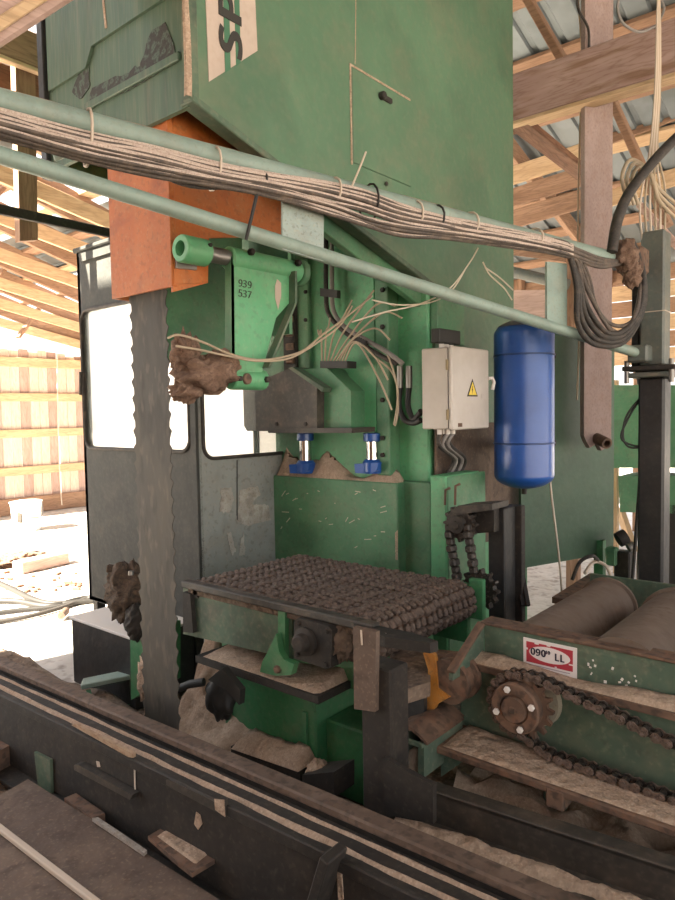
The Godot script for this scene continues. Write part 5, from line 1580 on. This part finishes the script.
# ---------------------------------------------------------------- right of the saw
func build_right_side() -> void:
	# green sheet panel standing behind the tank
	var p1 := dep(519, 568, 4.3)
	var p2 := dep(611, 552, 4.7)
	var top := 2.02
	var d := (p2 - p1)
	d.y = 0
	var nn := d.normalized().cross(Vector3.UP)
	var g := thing("guard_panel", "tall dark green sheet metal guard behind the blue tank", "panel", (p1 + p2) * 0.5)
	obj("sheet", mb().prism([p1, p2, Vector3(p2.x, top, p2.z), Vector3(p1.x, top, p1.z)], nn * 0.02), M.green_panel, g)
	obj("foot", mb().span(Vector3(p1.x + 0.1, 0, p1.z - 0.08), Vector3(p1.x + 0.16, p1.y + 0.1, p1.z - 0.02)), M.green_base, g)
	obj("foot", mb().span(Vector3(p2.x - 0.16, 0, p2.z - 0.06), Vector3(p2.x - 0.10, p2.y + 0.1, p2.z)), M.green_base, g)
	# hanging plank with ragged end
	var c := dep(593, 300, 4.32)
	var pl := thing("hanging_plank", "wide dusty pink brown plank hanging from the roof with ragged end", "plank", Vector3(c.x, 1.3, c.z))
	var L := dep(580, 440, 4.30)
	var Rr := dep(607, 446, 4.36)
	var tt := 4.55
	var pn := (Rr - L); pn.y = 0
	var bk := pn.normalized().cross(Vector3.UP) * 0.04
	var ends := [Vector3(L.x, tt, L.z), L + Vector3(0, 0.03, 0)]
	for i in 7:
		var q := L.lerp(Rr, (i + 0.5) / 7.0)
		ends.append(q + Vector3(0, -0.02 * ((i * 5) % 3), 0))
	ends.append(Rr)
	ends.append(Vector3(Rr.x, tt, Rr.z))
	obj("plank", mb().prism(ends, bk), M.plank_dust, pl)
	obj("stub_pipe", mb().lathe(dep(596, 438, 4.3), (dep(604, 442, 4.22) - dep(596, 438, 4.3)), [Vector2(0.0, 0.0), Vector2(0.034, 0.0), Vector2(0.034, 0.12), Vector2(0.022, 0.12), Vector2(0.020, 0.02)], 16), M.rust, pl)
	obj("edge_cord", mb().tube(curve([dep(578, 0, 4.25), dep(582, 60, 4.25), dep(580, 130, 4.27), dep(578, 220, 4.27), dep(579, 330, 4.27), dep(577, 400, 4.27)]), 0.006, 6), M.tube_tan, pl)
	obj("black_cord", mb().tube(curve([dep(576, -20, 4.1), dep(578, 8, 4.1), dep(588, 28, 4.1), dep(589, 50, 4.12)]), 0.008, 6), M.rubber, pl)
	# timber beam under the roof
	var xb := 4.2
	var b := thing("timber_beam", "heavy reddish timber beam crossing below the roof", "beam", onX(560, 110, xb))
	var y0 := onX(560, 107, xb).y
	var y1 := onX(560, 57, xb).y
	obj("beam", mb().span(Vector3(xb, y0, -4.4), Vector3(xb + 0.08, y1, 2.5), 0.008), M.beam_red, b)
	obj("lower_lath", mb().span(Vector3(xb - 0.005, y0 - 0.022, -4.4), Vector3(xb + 0.10, y0, 2.5), 0.003), M.wood_light_z, b)
	# braces
	one("roof_brace", mb().bar(onZ(512, 118, -2.0) + Vector3(0.1, 0, 0), onZ(580, 172, -2.0) + Vector3(0.1, 0, 0), 0.05, 0.13, 0.006, Vector3.BACK), M.wood_dark_x, "dark diagonal timber brace below the heavy beam", "brace")
	one("roof_brace", mb().bar(onX(520, -15, 4.5), onX(566, 66, 4.5), 0.05, 0.15, 0.006, Vector3.RIGHT), M.wood_z, "steep timber brace rising above the heavy beam", "brace")
	one("roof_brace", mb().bar(onX(612, 100, 5.2), onX(668, 225, 5.2), 0.05, 0.14, 0.006, Vector3.RIGHT), M.wood_z, "sloping timber brace behind the pale cords", "brace")
	one("roof_brace", mb().bar(onX(640, 205, 5.6), onX(690, 260, 5.6), 0.05, 0.10, 0.006, Vector3.RIGHT), M.wood_pink_z, "short reddish timber brace beside the mast top", "brace")
	for k in 3:
		one("wall_plank", mb().bar(onX(512, 176 + k * 22, 6.2), onX(592, 150 + k * 23, 6.2), 0.03, 0.17, 0.004), [M.wood_light_z, M.wood_z, M.wood_z][k], ["light plank between housing and hanging plank, topmost of three", "brown plank between housing and hanging plank, middle of three", "brown plank between housing and hanging plank, lowest of three"][k], "plank")
	for k in 3:
		one("wall_plank", mb().bar(onX(600, 202 - k * 62, 6.6), onX(690, 172 - k * 66, 6.6), 0.03, 0.15, 0.004), [M.wood_light_z, M.wood_z, M.wood_dark_z][k], ["pale purlin plank just above the mast top", "brown purlin plank behind the pale cords", "dark purlin plank above the heavy beam"][k], "plank")
	# crosswise window strip behind the strut
	var fr := thing("rear_frame", "timber frame with a grey tube seen between housing and boom strut", "frame", onX(506, 560, 5.6))
	obj("tube", mb().cyl(onX(505, 270, 5.6), onX(568, 285, 5.6), 0.045, 12), M.mast_grey, fr)
	obj("board", mb().prism(polyX([[505, 290], [565, 290], [565, 326], [505, 326]], 5.6), Vector3(0.02, 0, 0)), M.wood_pink_z, fr)
	obj("board", mb().prism(polyX([[505, 232], [565, 240], [565, 262], [505, 254]], 5.62), Vector3(0.02, 0, 0)), M.wood_z, fr)
	for px in [500, 572]:
		var q0 := onX(px, 300, 5.64)
		obj("post", mb().span(Vector3(q0.x, 0, q0.z - 0.05), Vector3(q0.x + 0.08, 2.9, q0.z + 0.05), 0.005), M.wood_y, fr)
	# green machine far behind the mast
	var f := thing("sorting_machine", "green machine cabinet standing far behind the mast", "machine", onX(640, 500, 6.2))
	obj("upper_panel", mb().prism(polyX([[612, 385], [690, 385], [690, 468], [612, 468]], 6.2), Vector3(0.5, 0, 0)), M.green, f)
	obj("lower_panel", mb().prism(polyX([[618, 476], [690, 476], [690, 514], [620, 512]], 6.2), Vector3(0.4, 0, 0)), M.green, f)
	obj("leg", mb().prism(polyX([[668, 505], [680, 505], [680, 600], [668, 600]], 6.2), Vector3(0.1, 0, 0)), M.black, f)
	obj("leg", mb().prism(polyX([[613, 380], [617, 380], [617, 580], [613, 580]], 6.5), Vector3(0.06, 0, 0)), M.wood_light_y, f)
	for k in 2:
		one("loop_wire", mb().tube(curve([dep(643, 395, 3.70), dep(630 - k * 3, 415, 3.72), dep(621 + k * 2, 436, 3.72), dep(629, 444 + k * 3, 3.72), dep(643, 447, 3.70)]), 0.006, 6), M.plastic_black, "thin black wire looping beside the mast", "wire", "black wires beside the mast")
	# cluttered workbench and hoses behind the conveyor
	var wb := thing("work_stand", "low rusty steel stand with plate top behind the roller drums", "stand", Vector3(4.0, 0, -1.3))
	var sy := 0.62
	var w0 := onY(556, 594, sy)
	obj("top_plate", mb().prism([onY(552, 597, sy), onY(590, 573, sy), onY(612, 580, sy), onY(604, 594, sy), onY(585, 604, sy)], Vector3(0, -0.03, 0)), M.rust, wb)
	for q in [[562, 600], [600, 592], [606, 584], [583, 590]]:
		var l := onY(q[0], q[1], sy)
		obj("leg", mb().span(Vector3(l.x - 0.02, 0, l.z - 0.02), Vector3(l.x + 0.02, sy - 0.03, l.z + 0.02)), M.black, wb)
	for q in [[[572, 580], [580, 562], [592, 556], [598, 560]], [[585, 573], [594, 562], [606, 566], [612, 580]], [[596, 610], [620, 596], [645, 585], [655, 560]], [[598, 614], [625, 602], [650, 590]], [[630, 610], [634, 560], [637, 520], [640, 480]], [[640, 608], [638, 570], [640, 540]]]:
		var pts := []
		for p in q: pts.append(dep(p[0], p[1], 4.3 if p[0] > 592 else 4.1))
		one("floor_hose", mb().tube(curve(pts), 0.011, 7), M.tie if rng.randf() > 0.5 else M.rubber, "bent hose end among the clutter behind the conveyor", "hose", "hoses behind the conveyor")
	var junk := thing("valve_block", "greasy valve block with fittings beside the mast foot", "valve", dep(625, 590, 4.5))
	obj("body", mb().box(dep(624, 575, 4.5), Vector3(0.10, 0.32, 0.10), 0.01), M.black, junk)
	obj("head", mb().box(dep(612, 556, 4.5), Vector3(0.07, 0.12, 0.07), 0.01), M.green, junk)
	obj("coil", mb().cyl(dep(618, 540, 4.5), dep(626, 536, 4.5), 0.05, 14), M.black, junk)
	obj("fitting", mb().cyl(dep(628, 548, 4.4), dep(634, 545, 4.4), 0.03, 12), M.steel, junk)
	obj("fitting", mb().cyl(dep(622, 595, 4.4), dep(632, 596, 4.4), 0.025, 12), M.rust, junk)
	one("leaning_plank", mb().bar(onX(620, 510, 6.9), onX(634, 552, 6.7), 0.05, 0.10, 0.004), M.wood_light_y, "orange brown plank leaning in the bright gap beside the mast", "plank")

# ---------------------------------------------------------------- left of the saw
func build_left_side() -> void:
	# timber up in the corner
	one("corner_timber", mb().bar(onZ(-30, 10, -2.3) - (onZ(62, -45, -2.3) - onZ(-30, 10, -2.3)) * 1.6, onZ(62, -45, -2.3) + (onZ(62, -45, -2.3) - onZ(-30, 10, -2.3)) * 0.6, 0.10, 0.24, 0.01), M.wood_pink_x, "big pinkish timber slanting across beside the saw housing", "beam")
	one("corner_lath", mb().bar(onZ(-30, 44, -2.26) - (onZ(70, -22, -2.26) - onZ(-30, 44, -2.26)) * 1.5, onZ(70, -22, -2.26) + (onZ(70, -22, -2.26) - onZ(-30, 44, -2.26)) * 0.5, 0.06, 0.035, 0.004), M.wood_light_x, "pale lath along the lower edge of the slanting timber", "lath")
	one("cross_board", mb().span(Vector3(-2.95, onZ(15, 59, -4.0).y, -4.04), Vector3(onZ(52, 40, -4.0).x, onZ(15, 24, -4.0).y, -4.0), 0.005), M.wood_x, "weathered cross board behind the slanting timber", "board")
	one("cross_lath", mb().span(Vector3(-2.95, onZ(15, 63, -3.98).y, -4.03), Vector3(onZ(50, 60, -3.98).x, onZ(15, 59.2, -3.98).y, -3.98), 0.003), M.wood_light_x, "thin pale lath under the weathered cross board", "lath")
	one("hanging_post", mb().prism(polyZ([[15, 55], [35, 55], [38, 240], [20, 241]], -4.05), Vector3(0, 0, -0.06)), M.wood_y, "flat timber post hanging down from the cross board", "post")
	one("red_board", mb().span(Vector3(-2.95, onZ(0, 112, -4.4).y, -4.43), Vector3(onZ(15, 80, -4.4).x, onZ(0, 62, -4.4).y, -4.4), 0.004), M.wood_dark_x, "dark reddish board left of the hanging timber post", "board")
	one("red_board", mb().prism(polyZ([[35, 62], [50, 62], [50, 110], [35, 110]], -4.4), Vector3(0, 0, -0.03)), M.wood_dark_x, "dark reddish board between hanging post and saw housing", "board")
	one("steel_bar", mb().bar(onZ(-30, 203, -3.6) - (onZ(114, 234, -3.6) - onZ(-30, 203, -3.6)) * 1.6, onZ(114, 234, -3.6), 0.03, 0.05, 0.004), M.black, "long black steel bar passing behind the hanging post", "bar")
	one("bracket_rod", mb().bar(dep(54, 158, 2.9), dep(74, 150, 2.9), 0.015, 0.03, 0.003), M.boom, "short pale green rod under the saw housing", "rod")
	# bucket
	var b := onY(27, 530, 0.0)
	var bk := thing("bucket", "white plastic bucket standing by the plank wall", "bucket", b)
	obj("pail", mb().lathe(b, Vector3.UP, [Vector2(0, 0.0), Vector2(0.17, 0.0), Vector2(0.20, 0.38), Vector2(0.215, 0.39), Vector2(0.205, 0.40), Vector2(0.19, 0.38), Vector2(0.16, 0.02), Vector2(0, 0.02)], 24), M.bucket, bk)
	obj("handle", mb().tube(curve([b + Vector3(-0.2, 0.36, 0.05), b + Vector3(-0.1, 0.22, 0.2), b + Vector3(0.1, 0.20, 0.22), b + Vector3(0.2, 0.36, 0.05)]), 0.008, 6), M.steel, bk)
	obj("print_patch", mb().box(b + Vector3(-0.15, 0.2, 0.12), Vector3(0.06, 0.14, 0.03), 0.004, Basis(Vector3.UP, -0.8)), M.black_dusty, bk)
	# timber offcut and litter
	var tb := onY(42, 568, 0.0)
	one("timber_offcut", mb().box(tb + Vector3(0, 0.06, 0), Vector3(0.55, 0.12, 0.16), 0.008, Basis(Vector3.UP, 0.15)), M.wood_pink_x, "squared timber offcut lying on the bright floor", "timber")
	one("bark_heap", blob(onY(14, 560, 0.03), Vector3(0.35, 0.07, 0.22), 0.6, 2.5, 44), M.dust_brown, "dark heap of bark scraps beside the timber offcut", "bark")
	for i in 26:
		var q := onY(rng.randf_range(0, 82), rng.randf_range(572, 592), 0.008)
		one("wood_chip", mb().box(q, Vector3(rng.randf_range(0.03, 0.09), 0.016, rng.randf_range(0.02, 0.04)), 0.003, Basis(Vector3.UP, rng.randf() * 3.0)), M.wood_dark_x, "small dark wood chip scattered on the bright floor", "wood chip", "wood chips on the bright floor")
	# hoses on the floor
	var hz := [[[-20, 575], [10, 588], [35, 600], [60, 604], [100, 600], [135, 602]], [[-20, 602], [15, 601], [50, 606], [90, 598], [130, 605]], [[-20, 615], [20, 610], [60, 606], [85, 601]], [[-20, 624], [25, 617], [60, 608], [85, 599]]]
	for k in 4:
		var pts := []
		for q in hz[k]: pts.append(onY(q[0], q[1], 0.02))
		one("floor_hose", mb().tube(curve(pts, 10), 0.026 if k < 2 else 0.018, 8), M.plastic_black if k != 3 else M.tape_dark, ["black hose curving down across the bright floor beside the cab", "black hose lying straightest across the bright floor beside the cab", "thin black hose crossing the bright floor beside the cab", "thin grey hose crossing the bright floor beside the cab"][k], "hose")
	one("pipe_stub", mb().cyl(onY(61, 616, 0.04), onY(66, 611, 0.04), 0.03, 12), M.rust, "short rusty pipe stub lying by the hoses", "pipe")
	# steel step with bright lid under the cab
	var sx := 2.02
	var s := thing("steel_step", "dark steel step box with a pale top under the cab", "step", onX(100, 650, sx))
	obj("box", mb().span(Vector3(sx, 0.0, onX(72, 640, sx).z), Vector3(sx + 0.45, onX(72, 619, sx).y, onX(134, 640, sx).z), 0.006), M.black_clean, s)
	obj("lid", mb().span(Vector3(sx - 0.01, onX(72, 619, sx).y, onX(72, 640, sx).z - 0.01), Vector3(sx + 0.46, onX(72, 619, sx).y + 0.015, onX(134, 640, sx).z + 0.01), 0.003), M.white, s)
	# greasy clump behind the blade
	var gr := thing("brush_roller", "greasy brown brush roller beside the lower saw blade", "roller", dep(128, 625, 3.5))
	obj("brush", blob(dep(128, 592, 3.5), Vector3(0.10, 0.15, 0.13), 0.45, 2.2, 55), M.brush, gr)
	obj("arm", mb().bar(dep(107, 568, 3.5), dep(138, 574, 3.5), 0.03, 0.04, 0.005), M.brush, gr)
	obj("pin", mb().cyl(dep(131, 571, 3.4), dep(131, 575, 3.4), 0.014, 10), M.steel, gr)
	obj("lower_part", blob(dep(136, 622, 3.4), Vector3(0.05, 0.09, 0.06), 0.4, 2.2, 56), M.black, gr)
	var gb := thing("green_pedestal", "green steel pedestal with a pale sill left of the blade foot", "pedestal", onX(140, 690, 1.9))
	obj("column", mb().prism(polyX([[130, 628], [147, 630], [147, 690], [131, 700]], 1.92), Vector3(0.2, 0, 0)), M.green_base, gb)
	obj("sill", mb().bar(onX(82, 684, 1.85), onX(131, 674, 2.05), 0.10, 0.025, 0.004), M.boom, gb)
	obj("sill_side", mb().prism([onX(86, 690, 1.83), onX(132, 680, 2.03), onX(132, 705, 2.03), onX(90, 705, 1.83)], Vector3(0.02, 0, 0.01)), M.green_base, gb)
	one("blade_chips", blob(onX(146, 680, 1.8), Vector3(0.03, 0.10, 0.05), 0.5, 2.0, 61), M.dust, "pale sawdust packed against the left edge of the blade", "sawdust")
	# dark ground strip between rail and cab
	one("dirt_bank", heap(Vector3(1.56, 0.0, -5.4), Vector3(0, 0, 3.0), Vector3(0.42, 0, 0), 40, 16, func(u, w): return 0.05 + 0.08 * (1.0 - w) + 0.02 * sin(u * 20.0), 97), M.dirt, "bank of dark sawdust dirt behind the carriage rail", "dirt")
	one("wall_cord", mb().tube(curve([onZ(57, 350, -10.8), onZ(58, 420, -10.8), onZ(60, 480, -10.8), onZ(62, 505, -10.8)]), 0.01, 6), M.tie, "thin pale cord hanging down the plank wall", "cord")
func build_small() -> void:
	pass
